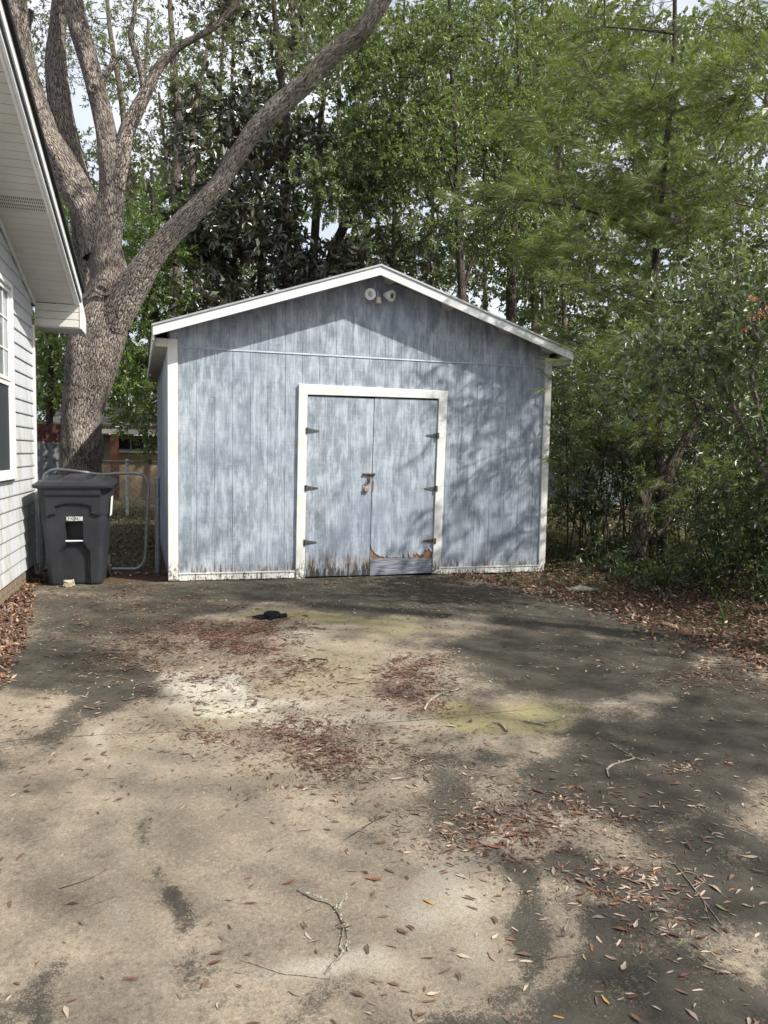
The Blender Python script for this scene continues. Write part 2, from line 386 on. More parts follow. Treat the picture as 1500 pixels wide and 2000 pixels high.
M['trim'] = whitepaint('chalky white trim')
M['base'] = whitepaint('flaking white base board', dirt=.7, foot=.07)
M['rake'] = whitepaint('white rake board', (.66, .69, .69), .45, -1)
M['tanbox'] = simple('aged eave box board', (.42, .38, .33), .8, .2, var=.12, sc=8)
t = NT('bare grey board'); v = t.coord(); n1 = t.noise(t.map(v, (.08, 1, 1)), 70, 5, .7, .5)
c = t.mix(t.ramp(n1, .3, .7), (.075, .085, .10), (.30, .33, .38)); M['greyboard'] = t.pr(c, .85, .2, t.bump(n1, .6, .005))
t = NT('torn raw plywood'); v = t.coord(); n1 = t.noise(t.map(v, (1, 1, .12)), 60, 4, .7)
M['rawply'] = t.pr(t.mix(t.ramp(n1, .3, .7), (.09, .055, .035), (.30, .18, .12)), .9, .1, t.bump(n1, .6, .005))
M['shadowgap'] = simple('dark sheathing', (.09, .11, .135), .9, .1)
M['galv'] = simple('weathered galvanised steel', (.27, .29, .30), .5, .5, .55, .2, 30, .2)
M['rust'] = simple('rusty steel', (.13, .085, .065), .75, .3, .3, .35, 60, .4)
M['hinge'] = simple('grey tarnished hinge steel', (.12, .125, .12), .6, .4, .4, .35, 60, .4)
M['brass'] = simple('tarnished padlock brass', (.42, .32, .23), .5, .5, .4, .2, 60, .2)
M['metalroof'] = simple('galvanised roof sheet', (.42, .44, .45), .45, .5, .5, .15, 5, .1)

# vinyl
t = NT('vinyl siding'); v = t.coord(); n1 = t.noise(t.map(v, (1, 3.5, .5)), 2.3, 5, .7); n2 = t.noise(v, 45, 3)
z = t.n('ShaderNodeSeparateXYZ', {0: v}).outputs[2]
alg = t.math('MULTIPLY', t.ramp(n1, .46, .64), t.ramp(z, 3.0, .9, .2, 1))
c = t.mix(t.math('MULTIPLY', alg, .75), (.53, .555, .595), (.33, .34, .20)); c = t.mix(t.ramp(n2, .5, .7, 0, .22), c, (.33, .35, .31)); c = t.mix(t.ramp(t.noise(t.map(v, (1, 1.5, .2)), 6, 4), .5, .72, 0, .35), c, (.36, .36, .31))
M['vinyl'] = t.pr(c, .45, .35, t.bump(t.noise(t.map(v, (1, .06, 1)), 150, 3), .15, .001))
M['soffit'] = simple('soffit vinyl', (.56, .56, .52), .5, .3, 0, .05, 4, .02)
M['alum'] = simple('white aluminium', (.74, .75, .74), .35, .5, 0, .06, 8, .02)
M['blackroof'] = simple('black shingle edge', (.025, .026, .028), .8, .2, 0, .3, 90, .5)
M['screen'] = simple('dark insect screen', (.035, .04, .045), .7, .2, 0, .1, 200, .05)
t = NT('window glass'); M['glass'] = t.pr((.20, .23, .25), .08, .8, None)
M['brick'] = simple('foundation brick', (.22, .17, .125), .9, .15, 0, .25, 30, .4)
M['mortar'] = simple('foundation mortar', (.26, .22, .17), .95, .1, 0, .15, 30, .3)

# bin
t = NT('charcoal plastic'); v = t.coord(); n1 = t.noise(v, 260, 3, .6); n2 = t.noise(v, 3, 4, .7)
M['bin'] = t.pr(t.mix(t.ramp(n2, .3, .75), (.017, .019, .024), (.031, .034, .040)), .52, .4, t.bump(n1, .25, .0012))
M['lid'] = simple('charcoal lid plastic', (.019, .02, .025), .36, .5, 0, .15, 5, .05)
M['white'] = simple('white print', (.8, .8, .8), .6, .3, 0, .1, 80, .02)
M['black'] = simple('black rubber', (.012, .012, .013), .7, .3, 0, .2, 40, .1)
M['lens'] = simple('lamp lens glass', (.27, .28, .28), .16, .9, .6, .35, 40, .6)
M['lampgrey'] = simple('lamp body grey', (.30, .32, .38), .5, .5, .2, .1, 30, .05)
M['cream'] = simple('aged cream plastic', (.68, .62, .47), .5, .4, 0, .1, 30, .05)
M['knit'] = simple('black knit glove', (.012, .014, .018), .95, .1, 0, .3, 300, .8)
M['stone'] = simple('broken concrete', (.40, .36, .27), .95, .1, 0, .3, 25, .8)
M['driftwood'] = simple('weathered grey wood', (.20, .185, .165), .95, .1, 0, .35, 30, .6)
M['tanwall'] = simple('tan stucco', (.23, .18, .115), .9, .1, 0, .1, 4, .1)
M['redbrown'] = simple('red-brown painted timber', (.10, .045, .03), .8, .2, 0, .2, 10, .2)
M['darkglass'] = simple('dark window', (.015, .017, .02), .15, .6, 0, .1, 3, 0)
M['shingle'] = simple('grey roof shingles', (.085, .08, .078), .9, .1, 0, .2, 14, .4)
M['greywall'] = simple('grey far wall', (.30, .32, .33), .85, .1, 0, .1, 4, .1)
M['corru'] = simple('corrugated sheet', (.20, .215, .225), .6, .4, .2, .2, 5, .1)
M['redsheet'] = simple('red painted sheet', (.09, .035, .03), .7, .3, 0, .25, 8, .2)

# ground
t = NT('forest soil'); v = t.coord(); n1 = t.noise(v, 3, 6, .7); n2 = t.noise(v, 40, 5, .75); n3 = t.noise(v, .35, 3); n4 = t.noise(v, 14, 5, .7)
c = t.mix(t.ramp(n2, .3, .7), (.035, .024, .018), (.15, .095, .065)); c = t.mix(t.ramp(n1, .45, .7, 0, .6), c, (.10, .085, .06)); c = t.mix(t.math('MULTIPLY', t.ramp(n3, .48, .6), t.ramp(n4, .4, .6)), c, (.075, .10, .035))
M['soil'] = t.pr(c, .95, .1, t.bump(t.math('ADD', n2, n4), .9, .02))

t = NT('stained concrete'); v = t.coord()
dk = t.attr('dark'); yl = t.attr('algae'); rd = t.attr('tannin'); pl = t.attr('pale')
f1 = t.noise(v, 170, 5, .8); f2 = t.noise(v, 45, 5, .75); f3 = t.noise(v, 9, 6, .72); f4 = t.noise(v, 2.2, 5, .65); f0 = t.noise(v, 420, 3, .7)
spk = t.math('ADD', t.math('MULTIPLY', t.math('SUBTRACT', f1, .5), 1.9), t.math('ADD', t.math('MULTIPLY', t.math('SUBTRACT', f2, .5), 1.0), t.math('MULTIPLY', t.math('SUBTRACT', f3, .5), 1.1)))
c = t.mix(t.ramp(f4, .3, .7), (.218, .180, .134), (.320, .268, .202))
c = t.mix(t.ramp(f3, .35, .7, 0, .55), c, (.165, .138, .106))
f6 = t.noise(v, 75, 3, .8); c = t.mix(t.ramp(f6, .52, .66, 0, .55), c, (.115, .10, .08)); c = t.mix(t.ramp(f6, .46, .34, 0, .38), c, (.44, .40, .32))
c = t.mix(t.math('MULTIPLY', t.ramp(t.math('ADD', pl, t.math('MULTIPLY', spk, .5)), .2, .7), .8), c, (.50, .48, .40))
c = t.mix(t.math('MULTIPLY', t.ramp(t.math('ADD', yl, t.math('MULTIPLY', spk, .8)), .25, .95), .62), c, (.215, .20, .075))
c = t.mix(t.math('MULTIPLY', t.ramp(t.math('ADD', rd, t.math('MULTIPLY', spk, .5)), .25, .9), .65), c, (.15, .095, .075))
fa = t.noise(v, 260, 3, .8)
c = t.mix(t.ramp(fa, .55, .68, 0, .42), c, (.46, .43, .37)); c = t.mix(t.ramp(fa, .45, .32, 0, .6), c, (.04, .036, .03))
c = t.mix(t.ramp(f1, .56, .7, 0, .4), c, (.07, .065, .055))
c = t.mix(t.ramp(f2, .50, .68, 0, .42), c, (.10, .088, .07))
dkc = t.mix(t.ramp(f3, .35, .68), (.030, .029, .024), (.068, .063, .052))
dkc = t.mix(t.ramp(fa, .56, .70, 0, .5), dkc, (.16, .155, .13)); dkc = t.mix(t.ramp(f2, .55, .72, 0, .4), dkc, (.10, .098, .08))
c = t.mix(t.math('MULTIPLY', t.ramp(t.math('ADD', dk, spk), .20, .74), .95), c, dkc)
M['concrete'] = t.pr(c, .93, .12, t.bump(t.math('ADD', f0, t.math('ADD', f1, f2)), .5, .004))

# ------------------------------------------------------------------ ground
def grid(name, x0, x1, y0, y1, nx, ny, fz, mat, kind='structure'):
    X, Y = np.meshgrid(np.linspace(x0, x1, nx), np.linspace(y0, y1, ny)); Z = fz(X, Y)
    V = np.stack([X, Y, Z], -1).reshape(-1, 3); i = np.arange(nx*ny).reshape(ny, nx)
    Fc = np.stack([i[:-1, :-1], i[:-1, 1:], i[1:, 1:], i[1:, :-1]], -1).reshape(-1, 4)
    return tag(mesh_np(name, V, Fc, mat, None, None, True), kind=kind)
def edgeR(y):
    ys = [-16, -6.5, -4.03, -3.15, -2.15, -1.49, -.80, -.05, .2]; xs = [4.0, 4.02, 4.05, 4.03, 4.06, 3.90, 3.65, 3.3, 3.2]
    return np.interp(y, ys, xs)+.04*np.sin(y*5.1)+.025*np.sin(y*13+1)
def edgeL(y):
    ys = [-16, -6, -3.33, -2.4, -1.42, -.9, -.3, .3, .62]; xs = [-1.25, -1.1, -.92, -1.0, -1.12, -1.2, -1.33, -1.35, -1.35]
    return np.interp(y, ys, xs)+.012*np.sin(y*7)+.008*np.sin(y*17+2)+.006*np.sin(y*41)
def soil_z(x, y):
    w = np.clip((x-edgeR(y)-.15)/2.5, 0, 1)
    bank = w*w*(3-2*w)*.10*np.clip((9-y)/9, 0, 1)*np.clip((x-4)*2, 0, 1)
    return -.012+bank+.012*np.sin(x*3.1+y*2.3)*np.clip(w*2, 0, 1)
grid('ground', -70, 90, -40, 120, 221, 221, soil_z, M['soil'])

def fbm(x, y, sc, seed, octs=4):
    rr = np.random.default_rng(seed); o = 0; a = 1.0
    for k in range(octs):
        for j in range(5):
            th = rr.uniform(0, 6.283); f_ = sc*(2**k)*rr.uniform(.7, 1.4); o = o+a*.45*np.sin((x*math.cos(th)+y*math.sin(th))*f_+rr.uniform(0, 6.283))
        a *= .6
    return o
def blob(XY, px, py, rx, ry, amp=1.0):
    c = G(px, py)[:2]; a = G(px+rx, py)[:2]-c; b = (G(px, py-ry*.7)[:2]-G(px, py+ry)[:2])/1.7
    Mi = np.linalg.inv(np.array([a, b]).T); q = (XY-c)@Mi.T; d2 = (q**2).sum(-1)
    return amp*np.exp(-np.clip(d2-.25, 0, None)*1.1)
ny, nx = 330, 180
Yv = np.concatenate([np.linspace(-15, -7, 30)[:-1], np.linspace(-7, .0, ny-29)])
U = np.linspace(0, 1, nx)
yy, uu = np.meshgrid(Yv, U, indexing='ij')
xx = edgeL(yy)*(1-uu)+edgeR(yy)*uu
XY = np.stack([xx+.13*fbm(xx, yy, 2.6, 1)+.02, yy+.16*fbm(xx, yy, 2.6, 2)], -1)
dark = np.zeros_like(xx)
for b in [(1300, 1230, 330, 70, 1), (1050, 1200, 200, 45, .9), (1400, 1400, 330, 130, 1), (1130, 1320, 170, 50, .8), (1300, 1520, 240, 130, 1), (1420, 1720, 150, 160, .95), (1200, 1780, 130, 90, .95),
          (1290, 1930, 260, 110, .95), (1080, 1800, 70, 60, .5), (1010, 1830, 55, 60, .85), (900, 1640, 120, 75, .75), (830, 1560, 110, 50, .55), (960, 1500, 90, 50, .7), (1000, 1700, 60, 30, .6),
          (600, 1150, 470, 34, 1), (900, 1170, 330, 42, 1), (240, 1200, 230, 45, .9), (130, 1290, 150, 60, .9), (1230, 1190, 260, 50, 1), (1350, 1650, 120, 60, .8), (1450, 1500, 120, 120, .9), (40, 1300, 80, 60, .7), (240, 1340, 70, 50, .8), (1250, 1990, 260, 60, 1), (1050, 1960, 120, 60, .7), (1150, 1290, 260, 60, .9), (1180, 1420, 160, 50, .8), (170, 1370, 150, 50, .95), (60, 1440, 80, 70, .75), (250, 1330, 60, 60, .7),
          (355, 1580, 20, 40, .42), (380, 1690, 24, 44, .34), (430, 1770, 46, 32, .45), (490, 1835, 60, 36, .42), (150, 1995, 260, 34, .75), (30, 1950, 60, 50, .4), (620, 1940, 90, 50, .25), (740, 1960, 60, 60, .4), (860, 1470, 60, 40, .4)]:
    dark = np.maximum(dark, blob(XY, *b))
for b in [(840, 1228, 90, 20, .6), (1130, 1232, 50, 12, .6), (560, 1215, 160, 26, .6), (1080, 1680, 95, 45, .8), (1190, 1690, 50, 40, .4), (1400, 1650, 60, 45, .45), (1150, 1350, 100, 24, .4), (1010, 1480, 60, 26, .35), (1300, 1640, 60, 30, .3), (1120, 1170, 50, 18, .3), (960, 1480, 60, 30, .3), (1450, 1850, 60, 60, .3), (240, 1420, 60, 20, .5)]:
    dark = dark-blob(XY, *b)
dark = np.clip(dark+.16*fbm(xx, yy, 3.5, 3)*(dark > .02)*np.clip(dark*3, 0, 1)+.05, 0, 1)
alg = np.zeros_like(xx)
for b in [(930, 1390, 170, 50, 1.2), (620, 1212, 200, 18, 1), (1020, 1420, 90, 28, .7), (700, 1215, 150, 14, .85), (560, 1195, 80, 9, .6), (800, 1240, 100, 24, .7), (500, 1390, 110, 50, .5), (360, 1210, 60, 12, .6), (640, 1290, 140, 50, .5), (330, 1470, 80, 30, .4), (640, 1520, 120, 40, .4), (560, 1400, 40, 16, .6), (720, 1470, 140, 40, .4)]:
    alg = np.maximum(alg, blob(XY, *b))
tan_ = np.zeros_like(xx)
for b in [(430, 1235, 140, 26, .9), (470, 1265, 60, 15, .8), (350, 1300, 120, 30, .5), (620, 1450, 110, 30, .6), (800, 1320, 70, 30, .9), (800, 1360, 70, 20, .7), (430, 1430, 80, 20, .4), (980, 1640, 120, 50, .8), (1120, 1620, 100, 40, .4), (1380, 1330, 110, 22, .6), (0, 1500, 220, 120, .18), (100, 1800, 200, 150, .15), (300, 1165, 180, 14, .5), (900, 1135, 80, 8, .7), (600, 1700, 300, 120, .12), (1230, 1700, 120, 30, .5)]:
    tan_ = np.maximum(tan_, blob(XY, *b))
pale = np.zeros_like(xx)  # pale concrete; the strongest blobs paint a sun spot near the middle
for b in [(520, 1360, 80, 30, 1.1), (430, 1345, 150, 40, .7), (650, 1400, 160, 40, .4), (420, 1500, 200, 60, .25), (600, 1345, 100, 26, .5), (560, 1250, 120, 22, .4), (850, 1225, 80, 14, .35), (1110, 1350, 90, 18, .4), (700, 1900, 120, 60, .45), (820, 1780, 120, 90, .4), (240, 1450, 80, 26, .4), (1150, 1650, 60, 40, .35), (560, 1600, 120, 50, .2), (270, 1560, 40, 170, .3), (200, 1780, 60, 70, .3)]:
    pale = np.maximum(pale, blob(XY, *b))
drive_z = lambda x, y: .004+.003*np.sin(x*1.7)*np.sin(y*1.3)
zz = drive_z(xx, yy)
V = np.stack([xx, yy, zz], -1).reshape(-1, 3); idx = np.arange(len(V)).reshape(yy.shape)
Fc = np.stack([idx[:-1, :-1], idx[:-1, 1:], idx[1:, 1:], idx[1:, :-1]], -1).reshape(-1, 4)
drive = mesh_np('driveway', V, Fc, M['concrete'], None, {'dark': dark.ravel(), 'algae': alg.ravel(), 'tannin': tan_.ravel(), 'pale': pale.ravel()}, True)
tag(drive, kind='structure')
# expansion joint, hairline crack with moss in it, running across the drive
cj = MB()
jl = [G(x, y)[:2] for x, y in ((20, 1447), (180, 1437), (330, 1432), (520, 1427), (700, 1418), (860, 1405), (1000, 1390), (1110, 1377), (1240, 1378), (1350, 1373), (1490, 1365))]
for a, b in zip(jl[:-1], jl[1:]):
    n_ = 6
    for k in range(n_):
        p = a+(b-a)*k/n_+rng.normal(0, .004, 2); q = a+(b-a)*(k+1)/n_
        w = rng.uniform(.0012, .003)
        cj.add([(p[0], p[1]-w, drive_z(p[0], p[1])+.001), (q[0], q[1]-w, drive_z(q[0], q[1])+.001), (q[0], q[1]+w, drive_z(q[0], q[1])+.001), (p[0], p[1]+w, drive_z(p[0], p[1])+.001)], [(0, 1, 2, 3)])
tag(cj.build('driveway_crack', simple('crack dirt', (.10, .10, .04), .95, .1, 0, .4, 40, .3)), kind='structure')

# ------------------------------------------------------------------ shed
shed = empty('shed', (0, 0, 0), 'weathered pale blue plywood shed with white trim and double doors', 'shed')
Wd = 4.7744*K; ZS = 2.6681*K; DEP = 4.3; SK = -.055
OV = .30*K; SLP = 1/3.0
apx = FA(744, 517, -OV); APX_Z = apx[2]; XC = Wd/2; HALF = 2.533*K
def rake_z(x): return APX_Z-abs(x-XC)*SLP
dr = {k: FA(*p) for k, p in dict(otl=(583, 750), otr=(873, 764), itl=(600, 771), itr=(856, 779), obl=(576.5, 1131), ibl=(594, 1131), ibr=(843, 1121), obr=(858, 1120), ct=(731, 775), cb=(720.5, 1128)).items()}
seamz = lambda x: ZS
THK = .018
def facepoly(pts, y0, th, name, mat, parent, bevel=.002):
    """board with its outline in the facade plane; front at y0, back at y0+th"""
    m = MB(); m.prism([(p[0], y0, p[1]) for p in pts], (0, th, 0)); o = m.build(name, mat, parent, bevel=bevel, segs=1); return o
# backing wall behind the grooves (front), side walls and back wall
m = MB(); roofz = lambda x: rake_z(x)-.036
m.prism([(0.02, .0035, .03), (dr['ibl'][0]-.02, .0035, .03), (dr['itl'][0]-.02, .0035, 2.12), (dr['itr'][0]+.02, .0035, 2.12), (dr['ibr'][0]+.02, .0035, .03), (Wd-.02, .0035, .03), (Wd-.02, .0035, roofz(Wd-.02)), (XC, .0035, roofz(XC)), (.02, .0035, roofz(.02))], (0, .05, 0))
m.build('wall_sheathing', M['plank'], shed)
for nm, x0, x1 in (('side_wall', 0.0, .04), ('side_wall', Wd-.04, Wd)):
    m = MB(); y0, y1 = .064, DEP
    z1 = roofz(x0)-.03
    m.add([(x0, y0, .02), (x1, y0, .02), (x1+SK*y1, y1, .02), (x0+SK*y1, y1, .02), (x0, y0, z1), (x1, y0, z1), (x1+SK*y1, y1, z1), (x0+SK*y1, y1, z1)],
          [(0, 3, 2, 1), (4, 5, 6, 7), (0, 1, 5, 4), (1, 2, 6, 5), (2, 3, 7, 6), (3, 0, 4, 7)])
    m.build(nm, M['plank'], shed)
m = MB(); m.prism([(SK*DEP+.05, DEP-.05, .02), (Wd+SK*DEP-.05, DEP-.05, .02), (Wd+SK*DEP-.05, DEP-.05, roofz(0)), (XC+SK*DEP, DEP-.05, roofz(XC)), (SK*DEP+.05, DEP-.05, roofz(0))], (0, .04, 0)); m.build('back_wall', M['plank'], shed)
# siding boards between the grooves
PW = .2032*.93; gap = .0034
TL = .11*K; TR = Wd-.085*K
xs = [TL+.002]
while xs[-1] < TR-.01: xs.append(min(xs[-1]+PW, TR-.002))
def lerp_x(a, b, z): return a[0]+(b[0]-a[0])*(z-a[2])/(b[2]-a[2])
for a, b in zip(xs[:-1], xs[1:]):
    a2, b2 = a+gap/2, b-gap/2
    if b2-a2 < .02: continue
    # gable board
    zt = lambda x: rake_z(x)-.034
    pts = [(a2, ZS+.02), (b2, ZS+.02), (b2, zt(b2))]
    if a2 < XC < b2: pts.append((XC, zt(XC)))
    pts.append((a2, zt(a2)))
    if min(zt(a2), zt(b2)) > ZS+.04: facepoly(pts, 0.0, .0115, 'siding_board', M['plank'], shed, .0015)
    # lower board, cut by the door frame
    zb = .085; oz = dr['otl'][2]-.02
    if b2 < dr['otl'][0]-.005 or a2 > dr['otr'][0]+.005:
        if b2 > dr['obl'][0] and b2 < dr['otl'][0]+.03: b2 = min(b2, dr['obl'][0]-.004)
        facepoly([(a2, zb), (b2, zb), (b2, ZS), (a2, ZS)], 0, .0115, 'siding_board', M['plank'], shed, .0015)
    elif a2 < dr['otl'][0]-.03:
        if dr['obl'][0]-.004-a2 > .02:
            facepoly([(a2, zb), (dr['obl'][0]-.004, zb), (dr['otl'][0]-.004, oz), (b2, oz), (b2, ZS), (a2, ZS)], 0, .0115, 'siding_board', M['plank'], shed, .0015)
        else: facepoly([(a2, oz), (b2, oz), (b2, ZS), (a2, ZS)], 0, .0115, 'siding_board', M['plank'], shed, .0015)
    elif b2 > dr['otr'][0]+.03 and a2 < dr['otr'][0]+.005:
        facepoly([(max(a2, dr['obr'][0]+.004), zb), (b2, zb), (b2, ZS), (a2, ZS), (a2, oz), (dr['otr'][0]+.004, oz)], 0, .0115, 'siding_board', M['plank'], shed, .0015)
    else:
        facepoly([(a2, oz), (b2, oz), (b2, ZS), (a2, ZS)], 0, .0115, 'siding_board', M['plank'], shed, .0015)
m = MB(); m.prism([(TL+.001, -.007, ZS+.001), (TR-.001, -.007, ZS+.001), (TR-.001, -.001, ZS+.019), (TL+.001, -.001, ZS+.019)], (0, .014, 0)); m.build('seam_flashing', simple('seam flashing', (.36, .42, .49), .5, .4), shed)
# corner boards
zc = FA(302, 676, 0)[2]
tl = .11*K
def corner(x0, x1, y):
    m = MB(); m.box(x0, x1, -.02, .06, 0.012, y); return m.build('corner_board', M['trim'], shed, bevel=.003)
corner(0, tl, 2.578)
corner(Wd-.085*K, Wd+.005, 2.603)
# base boards
for (x0, x1) in ((tl+.003, dr['obl'][0]-.006), (dr['obr'][0]+.006, Wd-.085*K-.003)):
    m = MB(); N = 30; top = []; bot = []
    for i in range(N+1):
        x = x0+(x1-x0)*i/N; top.append((x, -.018, .082+rng.normal(0, .0022))); bot.append((x, -.018, .012+abs(rng.normal(0, .004))))
    for i in range(N): m.prism([bot[i], bot[i+1], top[i+1], top[i]], (0, .03, 0))
    m.build('base_board', M['base'], shed)
    m = MB(); m.box(x0, x1, -.026, -.002, .084, .094); m.build('base_ledge', M['base'], shed)
# mitred door frame
q = dr
fr = lambda pts: [(p[0], p[2]) for p in pts]
facepoly(fr([q['obl'], q['ibl'], q['itl'], q['otl']]), -.030, .041, 'door_frame', M['trim'], shed, .003)
facepoly(fr([q['ibr'], q['obr'], q['otr'], q['itr']]), -.030, .041, 'door_frame', M['trim'], shed, .003)
facepoly(fr([q['itl'], q['itr'], q['otr'], q['otl']]), -.030, .041, 'door_frame', M['trim'], shed, .003)
# doors
g_ = .004
def doorleaf(pts):
    return facepoly(pts, -.012, .02, 'door', M['door'], shed, .002)
kbz0 = FA(722, 1091)[2]; kbz1 = FA(842, 1090)[2]
cb, ct = q['cb'], q['ct']
xcd = lambda z: cb[0]+(ct[0]-cb[0])*(z-cb[2])/(ct[2]-cb[2])
xil = lambda z: q['ibl'][0]+(q['itl'][0]-q['ibl'][0])*(z-q['ibl'][2])/(q['itl'][2]-q['ibl'][2])
xir = lambda z: q['ibr'][0]+(q['itr'][0]-q['ibr'][0])*(z-q['ibr'][2])/(q['itr'][2]-q['ibr'][2])
zdl = q['itl'][2]-.012; zdr = q['itr'][2]-.018
dl = doorleaf([(xil(.03)+g_, .02), (xcd(.03)-g_, .02), (xcd(zdl)-g_, zdl), (xil(zdl)+g_, zdl)])
# right leaf: painted face ply torn at the foot, raw ply behind, grey board screwed across
tz = kbz0
pts = []
Nn = 46
for i in range(Nn+1):
    f_ = i/Nn; x = xcd(.25)+.006+(xir(.25)-xcd(.25)-.012)*f_
    a_ = -.004+.15*math.exp(-f_*11)+.12*math.exp(-((f_-.93)/.09)**2)+.05*math.exp(-((f_-.74)/.04)**2)
    spike = (.13*rng.uniform() if i % 4 == 0 else .02*rng.uniform())*(1 if rng.uniform() < .75 else .2)
    pts.append((x, tz+.004+a_*rng.uniform(.65, 1)+spike*.6))
rightpoly = pts+[(xir(zdr)-g_, zdr), (xcd(zdr)+g_, zdr)]
m = MB(); P = [(p[0], -.012, p[1]) for p in rightpoly]
# split into strips so the torn edge stays clean
for i in range(Nn):
    a, b = pts[i], pts[i+1]; fa, fb = i/Nn, (i+1)/Nn
    ta = xcd(zdr)+g_+(xir(zdr)-g_-xcd(zdr)-g_)*fa; tb_ = xcd(zdr)+g_+(xir(zdr)-g_-xcd(zdr)-g_)*fb
    o_ = len(m.v)
    m.add([(a[0], -.012, a[1]), (b[0], -.012, b[1]), (tb_, -.012, zdr), (ta, -.012, zdr), (a[0], -.006, a[1]), (b[0], -.006, b[1]), (tb_, -.006, zdr), (ta, -.006, zdr)],
          [(0, 1, 2, 3), (4, 7, 6, 5), (0, 4, 5, 1), (3, 2, 6, 7)])
M['door2'] = paintwood('weathered blue door face veneer', -.2)
drr = m.build('door', M['door2'], shed)
drr['label'] = 'right shed door with paint torn away above a bare grey foot board'
dl['label'] = 'left shed door with peeling paint at its foot'
m = MB(); m.prism([(xcd(.03)+g_+.001, -.0055, tz-.01), (xir(.03)-g_-.001, -.0055, tz-.01), (xir(zdr)-g_-.001, -.0055, zdr-.001), (xcd(zdr)+g_+.001, -.0055, zdr-.001)], (0, .014, 0)); m.build('raw_plywood', M['rawply'], drr)
m = MB(); m.prism([(xcd(.1)+g_, -.014, .015), (xir(.1)-g_, -.014, .03), (xir(.1)-g_, -.014, kbz1+.003), (xcd(.1)+g_, -.014, kbz0)], (0, .022, 0)); m.build('kick_board', M['greyboard'], drr, bevel=.003)
m = MB(); m.box(xcd(1)-.03, xcd(1)+.03, .02, .03, .02, zdl); m.build('door_stop', M['shadowgap'], shed)
# strap hinges: triangular leaf, barrel
def hinge(px, py, side, mat, par):
    c = FA(px, py); x, z = c[0], c[2]; L = .135*side; m = MB()
    m.prism([(x, -.019, z-.028), (x+L, -.019, z-.006), (x+L, -.019, z+.006), (x, -.019, z+.028)][::1 if side > 0 else -1], (0, .006, 0))
    m.tube([(x, -.036, z-.034), (x, -.036, z+.034)], .009, 8)
    m.box(min(x-.02*side, x-.001*side), max(x-.02*side, x-.001*side), -.036, -.031, z-.032, z+.032)
    for k in (.25, .6): m.tube([(x+L*k, -.0195, z), (x+L*k, -.024, z)], .006, 6)
    return m.build('hinge', mat, par)
for y_ in (841, 953, 1059): hinge(600-(y_-841)*.022, y_, 1, M['hinge'], dl)
for y_ in (851, 954, 1056): hinge(853-(y_-851)*.03, y_, -1, M['hinge'] if y_ < 1000 else M['rust'], drr)
# hasp
c = FA(722, 928); x, z = c[0], c[2]
m = MB(); m.box(x-.085, x+.005, -.02, -.013, z+.0, z+.024); m.box(x-.028, x+.006, -.022, -.014, z-.09, z+.005); m.build('hasp', M['rust'], dl, bevel=.002)
m = MB(); m.tube([(x-.08, -.028, z+.012), (x+.062, -.028, z+.010)], .009, 8); m.box(x+.018, x+.055, -.022, -.0125, z-.004, z+.026); m.build('bolt', M['rust'], drr)
m = MB(); m.tube([(x-.013, -.014, z-.06), (x-.013, -.04, z-.06), (x-.013, -.04, z-.085), (x-.013, -.014, z-.085)], .004, 6); m.build('staple', M['rust'], dl)
# padlock
pz = z-.085
pl_ = empty('padlock', (x-.02, -.034, pz-.09), 'small tarnished brass padlock hanging open below the shed door hasp', 'padlock')
m = MB(); px_ = x-.042; sh = [(px_-.016, -.034, pz-.045), (px_-.016, -.034, pz-.005)]+[(px_+.016*math.cos(a), -.034, pz-.005+.016*math.sin(a)) for a in np.linspace(math.pi, 0, 7)]+[(px_+.016, -.034, pz-.045)]
m.tube(sh, .004, 6); m.build('shackle', M['hinge'], pl_)
m = MB(); m.box(px_-.026, px_+.026, -.043, -.021, pz-.098, pz-.045); m.build('lock_body', M['brass'], pl_, bevel=.004)
# worn splinter beside the lock
facepoly([(x+.022, z-.17), (x+.034, z-.20), (x+.045, z-.16), (x+.05, z-.09), (x+.04, z-.06), (x+.03, z-.09)], -.0135, .003, 'worn_patch', M['rawply'], drr, 0)
